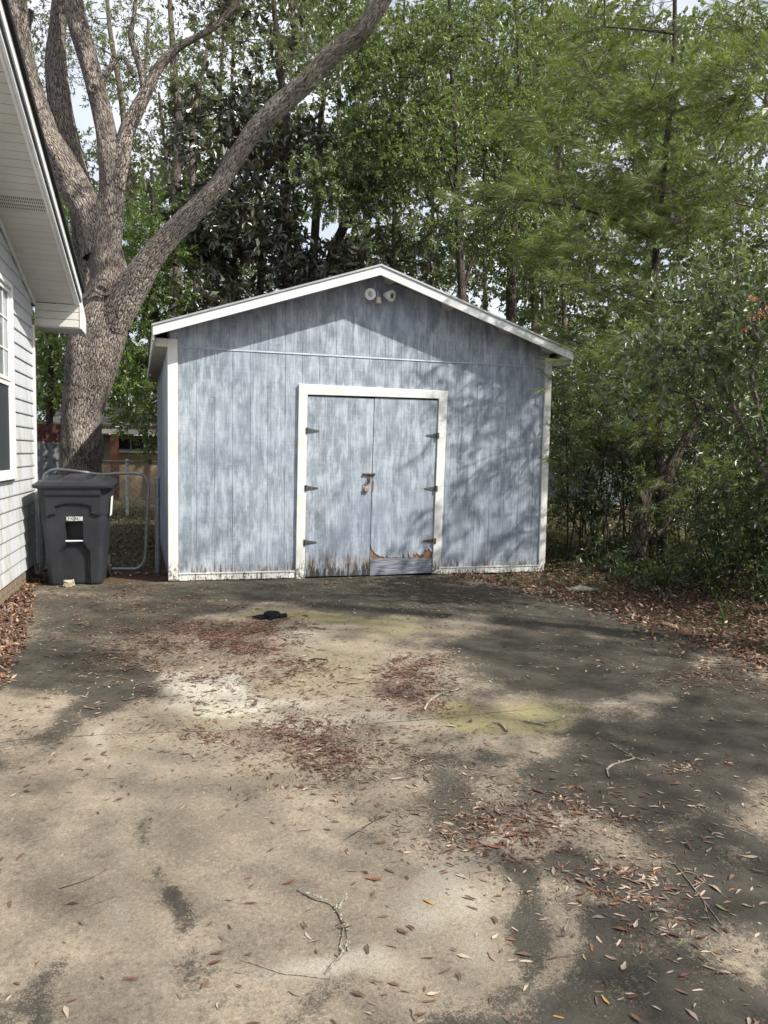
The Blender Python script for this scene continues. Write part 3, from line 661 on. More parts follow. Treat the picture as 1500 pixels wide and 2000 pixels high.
# roof: two slopes, rake boards, eave boxes, lookouts
def roofside(s):
    xe = XC+s*(HALF+.012); ze = rake_z(xe); th = .035
    m = MB(); y0, y1 = -OV-.012, DEP+.25
    def pt(x, y, z): return (x+SK*max(y, 0), y, z)
    V = []
    for (x, z) in ((XC, APX_Z+.008), (xe, ze+.008), (xe, ze-.012), (XC, APX_Z-.012)):
        V.append((x, z))
    P0 = [pt(x, y0, z) for x, z in V]; P1 = [pt(x, y1, z) for x, z in V]
    Pm = [pt(x, 0, z) for x, z in V]
    allv = P0+Pm+P1
    Fc = [(0, 1, 2, 3), (8, 11, 10, 9)]
    for a in (0, 4):
        for i in range(4): Fc.append((a+i, a+4+i, a+4+(i+1) % 4, a+(i+1) % 4))
    m.add(allv, Fc); o = m.build('roof', M['metalroof'], shed)
    bm = bmesh.new(); bm.from_mesh(o.data); bmesh.ops.recalc_face_normals(bm, faces=bm.faces); bm.to_mesh(o.data); bm.free()
    # rake board
    xe2 = XC+s*HALF; w = .095
    poly = [(XC, -OV, APX_Z-.014), (XC, -OV, APX_Z-.014-w), (xe2, -OV, rake_z(xe2)-.014-w), (xe2, -OV, rake_z(xe2)-.014)]
    m = MB(); m.prism(poly if s < 0 else poly[::-1], (0, .025, 0)); m.build('rake_board', M['rake'], shed, bevel=.003)
    # soffit deck under the overhang
    poly = [(XC, -OV+.027, APX_Z-.014), (XC, -OV+.027, APX_Z-.03), (xe2, -OV+.027, rake_z(xe2)-.03), (xe2, -OV+.027, rake_z(xe2)-.014)]
    m = MB(); m.prism(poly if s < 0 else poly[::-1], (0, OV-.03, 0)); m.build('roof_deck', M['tanbox'], shed)
    # lookout blocks
    for f_ in (.06, .36, .66, .9):
        x = XC+s*HALF*f_; z_ = rake_z(x)-.032; a = .045
        m = MB(); m.prism([(x-a, -OV+.027, rake_z(x-a)-.032), (x-a, -OV+.027, rake_z(x-a)-.085), (x+a, -OV+.027, rake_z(x+a)-.085), (x+a, -OV+.027, rake_z(x+a)-.032)], (0, OV-.03, 0)); m.build('lookout', M['tanbox'], shed)
    # eave fascia along the side
    xf = XC+s*(HALF-.0)
    m = MB(); z1 = rake_z(xf)-.016; z0 = z1-.13
    a, b = (xf-.012, xf+.012)
    m.add([(a, -OV+.03, z0), (b, -OV+.03, z0), (b, 0, z0), (a, 0, z0), (a, -OV+.03, z1), (b, -OV+.03, z1), (b, 0, z1), (a, 0, z1)], [(0, 3, 2, 1), (4, 5, 6, 7), (0, 1, 5, 4), (1, 2, 6, 5), (2, 3, 7, 6), (3, 0, 4, 7)])
    k = SK*DEP
    m.add([(a, .001, z0), (b, .001, z0), (b+k, DEP, z0), (a+k, DEP, z0), (a, .001, z1), (b, .001, z1), (b+k, DEP, z1), (a+k, DEP, z1)], [(0, 3, 2, 1), (4, 5, 6, 7), (0, 1, 5, 4), (1, 2, 6, 5), (2, 3, 7, 6), (3, 0, 4, 7)])
    m.build('fascia', M['trim'], shed)
    # eave box: front return and underside boards
    xw = 0 if s < 0 else Wd+.005; xo = XC+s*(HALF-.014)
    zb = 2.494 if s < 0 else 2.524; zt = zb+.084 if s < 0 else zb+.079
    x0, x1 = min(xw, xo), max(xw, xo)
    x0m = x0 if s < 0 else x0+.001
    m = MB(); m.box(x0m, x1-(.001 if s < 0 else 0), -.022, .0, zb, zt); m.build('eave_return', M['trim'], shed, bevel=.002)
    nb = 5
    for i in range(nb):
        ya = .004+(DEP-.01)*i/nb; yb = .0+(DEP-.01)*(i+1)/nb-.004
        m = MB(); V = [(x0+SK*ya, ya, zb+.006), (x1+SK*ya, ya, zb+.006), (x1+SK*yb, yb, zb+.006), (x0+SK*yb, yb, zb+.006)]
        m.add(V+[(p[0], p[1], p[2]+.012) for p in V], [(0, 3, 2, 1), (4, 5, 6, 7), (0, 1, 5, 4), (1, 2, 6, 5), (2, 3, 7, 6), (3, 0, 4, 7)])
        m.build('eave_board', M['tanbox'], shed)
roofside(-1); roofside(1)

# security light under the gable
c = FA(738, 580); lx, lz = c[0], c[2]
sec = empty('security_light', (lx, 0, lz), 'twin-head floodlight with cream motion sensor under the shed gable', 'floodlight')
m = MB(); m.tube([(lx-.01, 0, lz+.02), (lx-.01, -.025, lz+.02)], .05, 20); m.build('mounting_plate', M['lampgrey'], sec, bevel=.004)
def head(s):
    b = np.array([lx+s*.07, -.05, lz+.03]); c = np.array([lx+s*.118, -.135, lz-.005]); ax = unit(np.array([-s*-.35, -.93, -.05]))
    ax = unit(np.array([-.62 if s < 0 else .66, -.85, -.22]))
    m = MB(); prof = [(-.105, .018), (-.08, .03), (-.05, .044), (-.02, .056), (0, .062), (.012, .063), (.012, .058)]
    P = [c+ax*a for a, _ in prof]; m.tube(P, [r for _, r in prof], 28, caps=False)
    h = m.build('lamp_head', M['alum'], sec, smooth=True)
    m = MB(); pr2 = [(.002, .0585), (.009, .048), (.012, .03), (.014, .001)]; m.tube([c+ax*a for a, _ in pr2], [r for _, r in pr2], 28, caps=True); m.build('lens', M['lens'], h, smooth=True)
    m = MB(); m.tube([(lx-.01+s*.012, -.03, lz+.04), (lx+s*.05, -.05, lz+.04), c+ax*-.1], .013, 8); m.build('arm', M['lampgrey'], sec, smooth=True)
head(-1); head(1)
m = MB(); m.box(lx-.035, lx+.0, -.075, -.022, lz-.02, lz+.045); m.build('junction_box', M['lampgrey'], sec, bevel=.004)
m = MB(); m.box(lx-.04, lx+.01, -.10, -.05, lz-.05, lz-.022); m.prism([(lx-.043, -.105, lz-.085), (lx+.013, -.105, lz-.085), (lx+.011, -.112, lz-.052), (lx-.041, -.112, lz-.052)], (0, .05, 0)); m.build('motion_sensor', M['cream'], sec, bevel=.003)

# ------------------------------------------------------------------ house at the left
HX = -1.501*K; HC = .70*K
house = empty('house', (HX, HC, 0), 'neighbouring house corner with grey vinyl lap siding and deep gable soffit', 'house')
sofz = lambda y: (3.20-.275*(y/K-.70))*K      # soffit height along the gable wall
YB = -5.2
m = MB(); m.box(HX-5, HX-.03, YB, HC-.02, .14, 5.4); m.build('wall_core', M['shadowgap'], house)
# foundation bricks
m = MB(); m.box(HX-.06, HX-.031, YB, HC-.03, -.02, .139); m.build('foundation', M['mortar'], house)
fo = [o for o in house.children if o.name.startswith('foundation')][0]
brm = None
for r_i, z0 in enumerate((-.015, .064)):
    yb = HC-.035-(.1 if r_i else 0)
    while yb > -3.6:
        ya = max(yb-.20, -3.6)
        if brm is None:
            m = MB(); m.box(HX-.014, HX, HC-.1, HC+.1, 0, .066); bo = m.build('brick', M['brick'], fo); brm = bo.data
        else:
            bo = bpy.data.objects.new('brick', brm); COL.objects.link(bo); bo.parent = fo
        bo.location = (HX-.017-house.location[0], (ya+yb)/2-house.location[1], z0-house.location[2]); bo.location.x += random.uniform(-.002, .002)
        yb = ya-.011
# window opening
wy1 = AT(22, 745, 0, HX)[1]; wy0 = wy1-.85; wz0 = AT(22, 925, 0, HX)[2]; wz1 = AT(22, 568, 0, HX)[2]; wzm = AT(20, 745, 0, HX)[2]
ex = .1335; z0 = .155; k = 0
while z0 < 4.3:
    z1 = z0+ex
    # each course ends on the slope of the soffit or at the corner post and leaves out the window
    yend = HC-.055; yl = lambda z: min(yend, (.70-((z/K)-3.20)/.275)*K)
    yb_, yt_ = yl(z0), yl(z1+.006)
    if yt_ < YB+.3: break
    segs = [(YB, yb_, yt_)]
    if z1 > wz0-.05 and z0 < wz1+.05: segs = [(YB, wy0-.055, wy0-.055), (wy1+.055, yb_, yt_)] if yt_ > wy1+.06 else [(YB, wy0-.055, wy0-.055)]
    for a, b, bt in segs:
        if b-a < .02: continue
        bm_ = b*.9+bt*.1
        m = MB(); m.add([(HX-.028, a, z0), (HX+.0, a, z0), (HX+.0005, a, z0+.012), (HX-.013, a, z0+ex+.006), (HX-.028, a, z0+ex+.006), (HX-.028, b, z0), (HX, b, z0), (HX+.0005, bm_, z0+.012), (HX-.013, bt, z0+ex+.006), (HX-.028, bt, z0+ex+.006)],
                        [(0, 1, 2, 3, 4), (9, 8, 7, 6, 5), (0, 5, 6, 1), (1, 6, 7, 2), (2, 7, 8, 3), (3, 8, 9, 4), (4, 9, 5, 0)])
        m.build('siding_course', M['vinyl'], house)
    z0 = z1; k += 1
m = MB(); m.box(HX-.05, HX+.014, HC-.052, HC+.008, .14, sofz(HC)-.26); m.build('corner_post', M['alum'], house, bevel=.004)
# window
win = MB(); fw_ = .05; X0, X1 = HX-.02, HX+.022
win.box(X0, X1, wy0-fw_, wy0, wz0-fw_, wz1+fw_); win.box(X0, X1, wy1, wy1+fw_, wz0-fw_, wz1+fw_)
win.box(X0, X1, wy0+.001, wy1-.001, wz1+.001, wz1+fw_); win.box(X0, X1+.012, wy0+.001, wy1-.001, wz0-fw_, wz0-.001)
w_o = win.build('window', M['alum'], house, bevel=.003)
m = MB()
for (a, b) in ((wzm+.0, wz1), (wz0, wzm)):
    xo = HX-.004 if a > wzm-.01 else HX-.012
    m.box(xo-.012, xo+.006, wy1-.045, wy1-.002, a+.002, b-.002); m.box(xo-.012, xo+.006, wy0+.002, wy0+.045, a+.002, b-.002)
    m.box(xo-.012, xo+.006, wy0+.046, wy1-.046, b-.042, b-.002); m.box(xo-.012, xo+.006, wy0+.046, wy1-.046, a+.002, a+.035)
m.build('sash', M['alum'], w_o)
m = MB(); m.box(HX-.026, HX-.018, wy0+.04, wy1-.04, wzm+.03, wz1-.03); m.build('pane', M['glass'], w_o)
m = MB(); m.box(HX-.020, HX-.016, wy0+.04, wy1-.04, wz0+.03, wzm-.03); m.build('screen', M['screen'], w_o)
m = MB()
for i in range(1, 4): yy_ = wy0+(wy1-wy0)*i/4; m.box(HX-.017, HX-.013, yy_-.008, yy_+.008, wzm+.037, wz1-.045)
for i in range(1, 3): z_ = wzm+(wz1-wzm)*i/3; m.box(HX-.0128, HX-.009, wy0+.047, wy1-.047, z_-.008, z_+.008)
m.build('muntins', M['alum'], w_o)
# gable soffit: grooved panels running out from the wall, frieze strip, fascia, roof edge
SO = .5*K
yend = HC+.0
dy = .098
y = yend; idx_ = 0
while y > YB:
    ya = y-dy+.006
    za, zb = sofz(y), sofz(ya)
    vent = idx_ in (17, 18)
    m = MB(); V = [(HX+.012, y, za), (HX+SO-.02, y, za), (HX+SO-.02, ya, zb), (HX+.012, ya, zb)]
    m.add(V+[(p[0], p[1], p[2]+.012) for p in V], [(0, 1, 2, 3), (7, 6, 5, 4), (0, 4, 5, 1), (1, 5, 6, 2), (2, 6, 7, 3), (3, 7, 4, 0)])
    o = m.build('soffit_panel', M['soffit'], house)
    if vent:
        o['label'] = 'perforated vent soffit panel'
        m = MB(); n_ = 26
        for rr in (.28, .72):
            for i in range(n_):
                xa = HX+.03+(SO-.07)*i/n_; yv = y-dy*rr; zv = sofz(yv)-.0015
                m.add([(xa, yv, zv), (xa+.006, yv, zv), (xa+.014, yv-.028, zv+.0077), (xa+.008, yv-.028, zv+.0077)], [(0, 1, 2, 3)])
        m.build('vent_slots', M['black'], o)
    y -= dy; idx_ += 1
m = MB(); V = [(HX-.02, HC, sofz(HC)+.02), (HX+SO+.02, HC, sofz(HC)+.02), (HX+SO+.02, YB, sofz(YB)+.02), (HX-.02, YB, sofz(YB)+.02)]
m.add(V+[(p[0], p[1], p[2]+.012) for p in V], [(0, 1, 2, 3), (7, 6, 5, 4), (0, 4, 5, 1), (1, 5, 6, 2), (2, 6, 7, 3), (3, 7, 4, 0)]); m.build('soffit_backing', M['shadowgap'], house)
def slopebar(xa, xb, da, db, mat, name, y1=yend, y0=YB, bevel=.002):
    m = MB(); V = [(xa, y1, sofz(y1)+da), (xb, y1, sofz(y1)+da), (xb, y0, sofz(y0)+da), (xa, y0, sofz(y0)+da)]
    W2 = [(p[0], p[1], p[2]+db-da) for p in V]
    m.add(V+W2, [(0, 1, 2, 3), (7, 6, 5, 4), (0, 4, 5, 1), (1, 5, 6, 2), (2, 6, 7, 3), (3, 7, 4, 0)]); return m.build(name, mat, house, bevel=bevel)
slopebar(HX+.001, HX+.022, -.035, -.001, M['alum'], 'frieze_strip')
slopebar(HX+SO-.045, HX+SO-.021, -.012, -.001, M['alum'], 'soffit_edge')
slopebar(HX+SO-.018, HX+SO+.004, -.015, .13, M['alum'], 'rake_fascia', HC+.02)
slopebar(HX+SO+.006, HX+SO+.022, .055, .15, M['alum'], 'drip_edge', HC+.03)
slopebar(HX+SO-.3, HX+SO+.05, .152, .20, M['blackroof'], 'roof_edge', HC+.06)
slopebar(HX-4, HX+SO-.302, .152, .20, M['blackroof'], 'roof', HC+.45)
# boxed eave return at the corner
ez1 = sofz(HC)-.002; ez0 = AT(155, 640, 1, HC)[2]
nb = 3
for i in range(nb):
    a = ez0+(ez1-ez0)*i/nb; b = ez0+(ez1-ez0)*(i+1)/nb-.006
    m = MB(); m.box(HX+.016, HX+SO, HC-.002, HC+.02, a, b); m.build('return_panel', M['soffit'], house, bevel=.002)
m = MB(); m.box(HX+.016, HX+SO, HC+.022, HC+.42, ez0-.012, ez0); m.build('return_soffit', M['soffit'], house)
m = MB(); m.prism([(HX+SO+.001, HC-.01, ez0-.01), (HX+SO+.001, HC+.42, ez0-.01), (HX+SO+.001, HC+.42, ez0+.17), (HX+SO+.001, HC-.01, sofz(HC)+.1)], (.014, 0, 0)); m.build('return_cap', M['alum'], house)

# ------------------------------------------------------------------ wheeled bin
bc = (G(78, 1148)+G(212, 1145))/2; bx = float(bc[0])-.0; by = -.14
binr = empty('wheeled_bin', (bx, by+.33, .006), 'charcoal wheeled rubbish bin with closed lid beside the gate', 'bin')
BH = 1.02
def binring(z, w, d, r, yc):
    pts = []; nf = 64
    # front side dense, counter-clockwise seen from above: start front-left corner
    for i in range(nf+1): pts.append((-w/2+r+(w-2*r)*i/nf, -d/2))
    for (cx_, cy_, a0) in ((w/2-r, -d/2+r, -90), (w/2-r, d/2-r, 0), (-w/2+r, d/2-r, 90), (-w/2+r, -d/2+r, 180)):
        for j in range(1, 8):
            a = math.radians(a0+90*j/8); pts.append((cx_+r*math.cos(a), cy_+r*math.sin(a)))
        if a0 == -90: pts += [(w/2, -d/2+r+(d-2*r)*t_) for t_ in (0, .5, 1)]
        if a0 == 0: pts += [(w/2-r-(w-2*r)*t_, d/2) for t_ in (0, .5, 1)]
        if a0 == 90: pts += [(-w/2, d/2-r-(d-2*r)*t_) for t_ in (0, .5, 1)]
    return pts
def sm(a, b, x):
    t_ = min(1, max(0, (x-a)/(b-a))); return t_*t_*(3-2*t_)
def front(x, z):
    y = 0.0
    # hand recess with bar
    inx = sm(.082, .076, abs(x))
    y += .11*inx*sm(.445, .452, z)*sm(.655, .645, z)
    # lower channel widening
    w = .078+.04*sm(.42, .34, z)
    y += .028*sm(w+.008, w, abs(x))*sm(.448, .44, z)
    y += .014*sm(w+.03, w+.024, abs(x))*sm(.44, .40, z)
    # upper moulded shell: proud band with scooped lower edges
    ed = .80+.05*sm(.30, .0, abs(x)) if abs(x) < .17 else .74
    if abs(x) >= .17: ed = .72+.02*math.cos((abs(x)-.17)*20)
    y -= .022*sm(ed-.008, ed+.006, z)*(1 if abs(x) > .17 else .9)
    y -= .012*sm(.92, .94, z)
    return y
zs_ = sorted(set([0, .004, .02]+list(np.linspace(.03, BH, 90))))
V = []; 
for z_ in zs_:
    t_ = z_/BH; w = .52+.15*t_+.02*sm(.72, .75, z_); d = .52+.16*t_; r_c = .06+.02*t_
    if z_ < .02: w -= .02*(1-z_/.02); d -= .02*(1-z_/.02)
    ring = binring(z_, w, d, r_c, 0)
    yc = by+.33
    fy = -d/2
    for i, (x_, y_) in enumerate(ring):
        yy_ = y_
        if i <= 64: yy_ += front(x_, z_)
        V.append((bx+x_, yc+yy_-.03*t_, z_+.006))
n = len(ring); mz = len(zs_); Fc = []
for i in range(mz-1):
    for j in range(n): Fc.append((i*n+j, i*n+(j+1) % n, (i+1)*n+(j+1) % n, (i+1)*n+j))
Fc.append(tuple(range(n-1, -1, -1))); Fc.append(tuple(range((mz-1)*n, mz*n)))
m = MB(); m.add(V, Fc); m.build('body', M['bin'], binr, smooth=True)
# lid
m = MB(); V = []; prof = [(0, .75, .76, .0), (.012, .77, .775, 0), (.035, .77, .775, 0), (.042, .73, .74, 0), (.062, .69, .69, 0), (.066, .67, .66, 0), (.072, .50, .60, .0), (.078, .1, .1, 0)]
yc = by+.33-.03
for dz, w, d, _ in prof:
    ring = binring(0, w, d, min(.08, w/3), 0)
    for (x_, y_) in ring: V.append((bx+x_, yc+y_, BH-.012+dz+.035*(y_/.76+.5)))
n = len(ring); Fc = []
for i in range(len(prof)-1):
    for j in range(n): Fc.append((i*n+j, i*n+(j+1) % n, (i+1)*n+(j+1) % n, (i+1)*n+j))
Fc.append(tuple(range(n-1, -1, -1))); Fc.append(tuple(range((len(prof)-1)*n, len(prof)*n)))
m.add(V, Fc); lid = m.build('lid', M['lid'], binr, smooth=True)
def rib(xa, xb, xc, xd, y0, y1, z0, h):
    mm = MB(); mm.add([(bx+xa, y0, z0), (bx+xb, y0, z0), (bx+xb+.02, y1, z0+.03), (bx+xa-.02, y1, z0+.03), (bx+xc, y0+.03, z0+h), (bx+xd, y0+.03, z0+h), (bx+xd, y1-.03, z0+h+.03), (bx+xc, y1-.03, z0+h+.03)],
                   [(0, 3, 2, 1), (4, 5, 6, 7), (0, 1, 5, 4), (1, 2, 6, 5), (2, 3, 7, 6), (3, 0, 4, 7)]); return mm
zt_ = BH+.064
rib(-.13, .13, -.10, .10, yc-.26, yc+.26, zt_, .030).build('lid_ridge', M['lid'], lid, bevel=.008)
rib(-.28, -.165, -.265, -.175, yc-.22, yc+.22, zt_, .016).build('lid_ridge', M['lid'], lid, bevel=.006)
rib(.165, .28, .175, .265, yc-.22, yc+.22, zt_, .016).build('lid_ridge', M['lid'], lid, bevel=.006)
fy0 = by+.33-.03*.5-(.52+.16*.45)/2
m = MB(); m.tube([(bx-.083, fy0+.012, .470), (bx+.083, fy0+.012, .470)], .008, 8); m.build('lift_bar', M['alum'], binr, smooth=True)
for s in (-1, 1):
    m = MB(); m.tube([(bx+s*.245, by+.60, .125), (bx+s*.295, by+.60, .125)], .12, 24); wh = m.build('wheel', M['black'], binr, bevel=.01)
m = MB(); m.tube([(bx-.3, by+.60, .125), (bx+.3, by+.60, .125)], .011, 8); m.build('axle', M['galv'], binr)
m = MB(); m.tube([(bx-.26, by+.70, BH-.03), (bx+.26, by+.70, BH-.03)], .016, 8); m.build('handle', M['bin'], binr)
def text(body, size, loc, rot, mat, parent, name, ext=.0012, sx=1.0):
    cu = bpy.data.curves.new(name, 'FONT'); cu.body = body; cu.size = size; cu.extrude = ext; cu.align_x = 'CENTER'; cu.align_y = 'CENTER'; cu.offset = .0002
    o = bpy.data.objects.new(name+'_tmp', cu); COL.objects.link(o); dg = bpy.context.evaluated_depsgraph_get(); me = bpy.data.meshes.new_from_object(o.evaluated_get(dg))
    bpy.data.objects.remove(o); t_ = bpy.data.objects.new(name, me); COL.objects.link(t_); me.materials.clear(); me.materials.append(mat); t_.parent = parent
    t_.location = Vector(loc)-Vector(parent_loc(parent)); t_.rotation_euler = rot; t_.scale = (sx, 1, 1); return t_
zt2 = .70; yfront = by+.33-.03*(zt2/BH)-(.52+.16*zt2/BH)/2
text('K0212308', .060, (bx+.01, yfront-.004, zt2), (math.radians(90)-.07, 0, 0), M['white'], binr, 'serial_number', .001, .62)
m = MB(); xs_ = bx+.325; m.prism([(xs_+.012, by+.10, .72), (xs_+.012, by+.30, .72), (xs_+.026, by+.30, .92), (xs_+.026, by+.10, .92)], (.003, 0, 0)); m.build('sticker', M['white'], binr)

# chunk of concrete under the bin's front edge
def rock(name, c, sx, sy, sz, mat, label, cat, seed, parent=None):
    r = random.Random(seed); bm = bmesh.new(); bmesh.ops.create_icosphere(bm, subdivisions=3, radius=1)
    for v_ in bm.verts:
        q = Vector((math.copysign(abs(v_.co.x)**.45, v_.co.x), math.copysign(abs(v_.co.y)**.45, v_.co.y), math.copysign(abs(v_.co.z)**.45, v_.co.z)))
        f_ = 1+.16*math.sin(q.x*5+seed)*math.sin(q.y*4+seed*2)+.10*math.sin(q.z*9+q.x*7)+r.uniform(-.05, .05)
        v_.co = Vector((q.x*sx*f_, q.y*sy*f_, max(-.95, q.z)*sz*f_+sz))
    me = bpy.data.meshes.new(name); bm.to_mesh(me); bm.free(); me.materials.append(mat); o = bpy.data.objects.new(name, me); COL.objects.link(o); o.location = c
    return tag(o, label, cat)
rc = G(135, 1146); o = rock('concrete_chunk', (rc[0], rc[1]-.02, .005), .052, .045, .034, M['stone'], 'small chunk of broken mossy concrete against the front foot of the bin', 'stone', 3); o.rotation_euler = (0, 0, .3)

# ------------------------------------------------------------------ chain link gate, posts, fence
GY = .74*K
gate = empty('chain_link_gate', tuple(AT(90, 1100, 1, GY)*np.array([1, 1, 0])), 'low chain-link gate with bent galvanised top rail behind the bin', 'gate')
pl = [(84, 1108), (84, 1000), (84, 940), (91, 924), (108, 917), (140, 919), (170, 923), (198, 927), (225, 925), (262, 924), (279, 928), (289, 940), (290, 960), (287, 1020), (284, 1080), (281, 1098), (268, 1110), (240, 1111), (100, 1112), (86, 1110)]
P = [AT(x, y, 1, GY) for x, y in pl]; P = [np.array([p[0], p[1], max(p[2], .03)]) for p in P]
P2, _ = smoothline(P, [1]*len(P), .05)
m = MB(); m.tube(P2, .0185, 10, caps=True); m.build('gate_frame', M['galv'], gate, smooth=True)
# diamond mesh wires, each clipped to the frame
xl, xr = P[2][0]+.02, P[12][0]-.02; zlo, zhi = .07, P[7][2]-.04
m = MB(); cell = .075; yy_ = GY
def wire(m, a, b, y_, rad=.0016):
    T_ = MB; m.tube([(a[0], y_, a[1]), (b[0], y_, b[1])], rad, 4, caps=False)
def diamonds(m, xl, xr, zlo, zhi, y_, cell, rad=.0016):
    k0 = xl-(zhi-zlo); k = k0
    while k < xr:
        for s in (1, -1):
            if s == 1: a = (k, zlo); b = (k+(zhi-zlo), zhi)
            else: a = (k, zhi); b = (k+(zhi-zlo), zlo)
            # clip in x
            t0 = max(0, (xl-a[0])/(b[0]-a[0])); t1 = min(1, (xr-a[0])/(b[0]-a[0]))
            if t1 > t0: wire(m, (a[0]+(b[0]-a[0])*t0, a[1]+(b[1]-a[1])*t0), (a[0]+(b[0]-a[0])*t1, a[1]+(b[1]-a[1])*t1), y_+.001*s, rad)
        k += cell*1.15
diamonds(m, xl, xr, zlo, zhi, GY, cell, .0011); m.build('wire_mesh', M['galv'], gate)
def post(px, py, gy, h, rad, label, grp=None):
    c = AT(px, py, 1, gy); o = empty('fence_post', (c[0], gy, 0), label, 'fence post', grp)
    m = MB(); m.tube([(c[0], gy, -.05), (c[0], gy, h)], rad, 14); m.build('pipe', M['galv'], o, smooth=True)
    m = MB(); m.tube([(c[0], gy, h+.001), (c[0], gy, h+.012), (c[0], gy, h+.028), (c[0], gy, h+.034)], [rad*1.15, rad*1.15, rad*.8, rad*.2], 14); m.build('cap', M['galv'], o, smooth=True)
    return o, c
post(308, 1118, GY+.03, 1.08, .03, 'grey galvanised gate post standing against the left corner of the shed')
post(81, 1100, GY+.02, 1.0, .022, 'thin galvanised gate post against the house corner behind the bin')

# far chain-link fence run in front of the neighbour's yard
FY = 8.6
ff = empty('chain_link_fence', (-1.5, FY, 0), 'distant chain-link fence with white posts seen through the gate', 'fence')
m = MB(); diamonds(m, -4.2, .6, .1, 1.15, FY, .11, .003); m.build('wire_mesh', M['galv'], ff)
m = MB(); m.tube([(-4.2, FY, 1.17), (.6, FY, 1.17)], .02, 6); m.build('top_rail', M['galv'], ff)
for x_ in (-3.9, -2.4, -1.0, .4):
    m = MB(); m.tube([(x_, FY+.03, 0), (x_, FY+.03, 1.22)], .03, 8); m.build('post', M['alum'], ff)

# neighbour's tan building behind the yard
NY = 14.5
p0 = AT(205, 846, 1, NY); p1 = AT(330, 846, 1, NY); zr = p0[2]
nb_ = empty('neighbour_building', (p0[0], NY, 0), 'low tan building with dark windows behind the gate and chain-link fence', 'building')
xa, xb = p0[0]-.9, p1[0]+3.2
m = MB(); m.box(xa, xb, NY, NY+5, -.1, zr-.05); m.build('wall', M['tanwall'], nb_)
m = MB(); m.box(xa-.4, xb+.4, NY-.55, NY-.5, zr-.02, zr+.17); m.build('fascia', simple('pale fascia board', (.30, .28, .25), .8, .2), nb_)
m = MB(); m.prism([(xa-.5, NY-.6, zr+.19), (xb+.5, NY-.6, zr+.19), (xb+.5, NY+2.5, zr+.95), (xa-.5, NY+2.5, zr+.95)], (0, 0, .06)); m.build('roof', M['shingle'], nb_)
w0 = AT(225, 880, 1, NY); w1 = AT(286, 852, 1, NY)
for (a, b) in ((w0[0], w1[0]), (w1[0]+.12, w1[0]+1.1)):
    m = MB(); m.box(a, b, NY-.03, NY-.005, w0[2], w1[2]-.05); wo = m.build('window', M['greywall'], nb_)
    mid = (a+b)/2
    for (c_, d_) in ((a+.04, mid-.02), (mid+.02, b-.04)):
        m = MB(); m.box(c_, d_, NY-.036, NY-.031, w0[2]+.05, w1[2]-.09); m.build('pane', M['darkglass'], wo)
    m = MB(); m.box(a-.03, b+.03, NY-.07, NY-.031, w0[2]-.05, w0[2]-.003); m.build('sill', M['alum'], wo)
pp = AT(221, 900, 1, NY-1)
m = MB(); m.box(pp[0]-.11, pp[0]+.11, NY-.56, NY-.40, 0, zr-.03); m.build('porch_post', M['redbrown'], nb_)
# corrugated fence left of the oak
c0 = AT(76, 900, 1, 6.0); c1 = AT(135, 900, 1, 6.0); ztop = AT(90, 828, 1, 6.0)[2]
cf = empty('corrugated_fence', (c0[0], 6.0, 0), 'corrugated metal fence with red painted top between house and oak', 'fence')
nS = 9
for i in range(nS):
    xa_ = c0[0]-.5+i*.155
    N_ = 8; prof = [(xa_+.155*j/N_, 6.0+.02*math.sin(j/N_*2*math.pi)) for j in range(N_+1)]
    for (za, zb_, mt, nm) in ((0, ztop-.32, M['corru'], 'sheet'), (ztop-.315, ztop, M['redsheet'], 'red_sheet')):
        V = [(x_, y_, za) for x_, y_ in prof]+[(x_, y_, zb_) for x_, y_ in prof]+[(x_, y_+.004, za) for x_, y_ in prof]+[(x_, y_+.004, zb_) for x_, y_ in prof]; q_ = N_+1
        Fc = [(j, j+1, q_+j+1, q_+j) for j in range(N_)]+[(2*q_+j+1, 2*q_+j, 3*q_+j, 3*q_+j+1) for j in range(N_)]+[(q_+j, q_+j+1, 3*q_+j+1, 3*q_+j) for j in range(N_)]
        m = MB(); m.add(V, Fc); m.build(nm, mt, cf)
# far house glimpsed through the trees on the right
fh0 = D(1170, 880, 22); fh = empty('far_house', (fh0[0], fh0[1], 0), 'far grey house with red-brown roof glimpsed through the trees right of the shed', 'house')
zr2 = D(1260, 840, 22)[2]; X_, Y_ = fh0[0], fh0[1]
m = MB(); m.box(X_, X_+2.2, Y_, Y_+5, -.1, zr2-.03); m.build('wall', M['greywall'], fh)
m = MB(); m.box(X_-.3, X_+2.5, Y_-.5, Y_-.45, zr2-.02, zr2+.13); m.build('fascia', M['alum'], fh)
m = MB(); m.prism([(X_-.4, Y_-.56, zr2+.15), (X_+2.6, Y_-.56, zr2+.15), (X_+2.6, Y_+1.5, zr2+.75), (X_-.4, Y_+1.5, zr2+.75)], (0, 0, .06)); m.build('roof', simple('red-brown roof', (.13, .075, .06), .9, .1, 0, .2, 6, .2), fh)
m = MB(); m.box(X_+.7, X_+1.6, Y_-.03, Y_-.004, .9, 1.9); wo = m.build('window', M['alum'], fh)
m = MB(); m.box(X_+.77, X_+1.53, Y_-.036, Y_-.031, .97, 1.83); m.build('pane', M['darkglass'], wo)

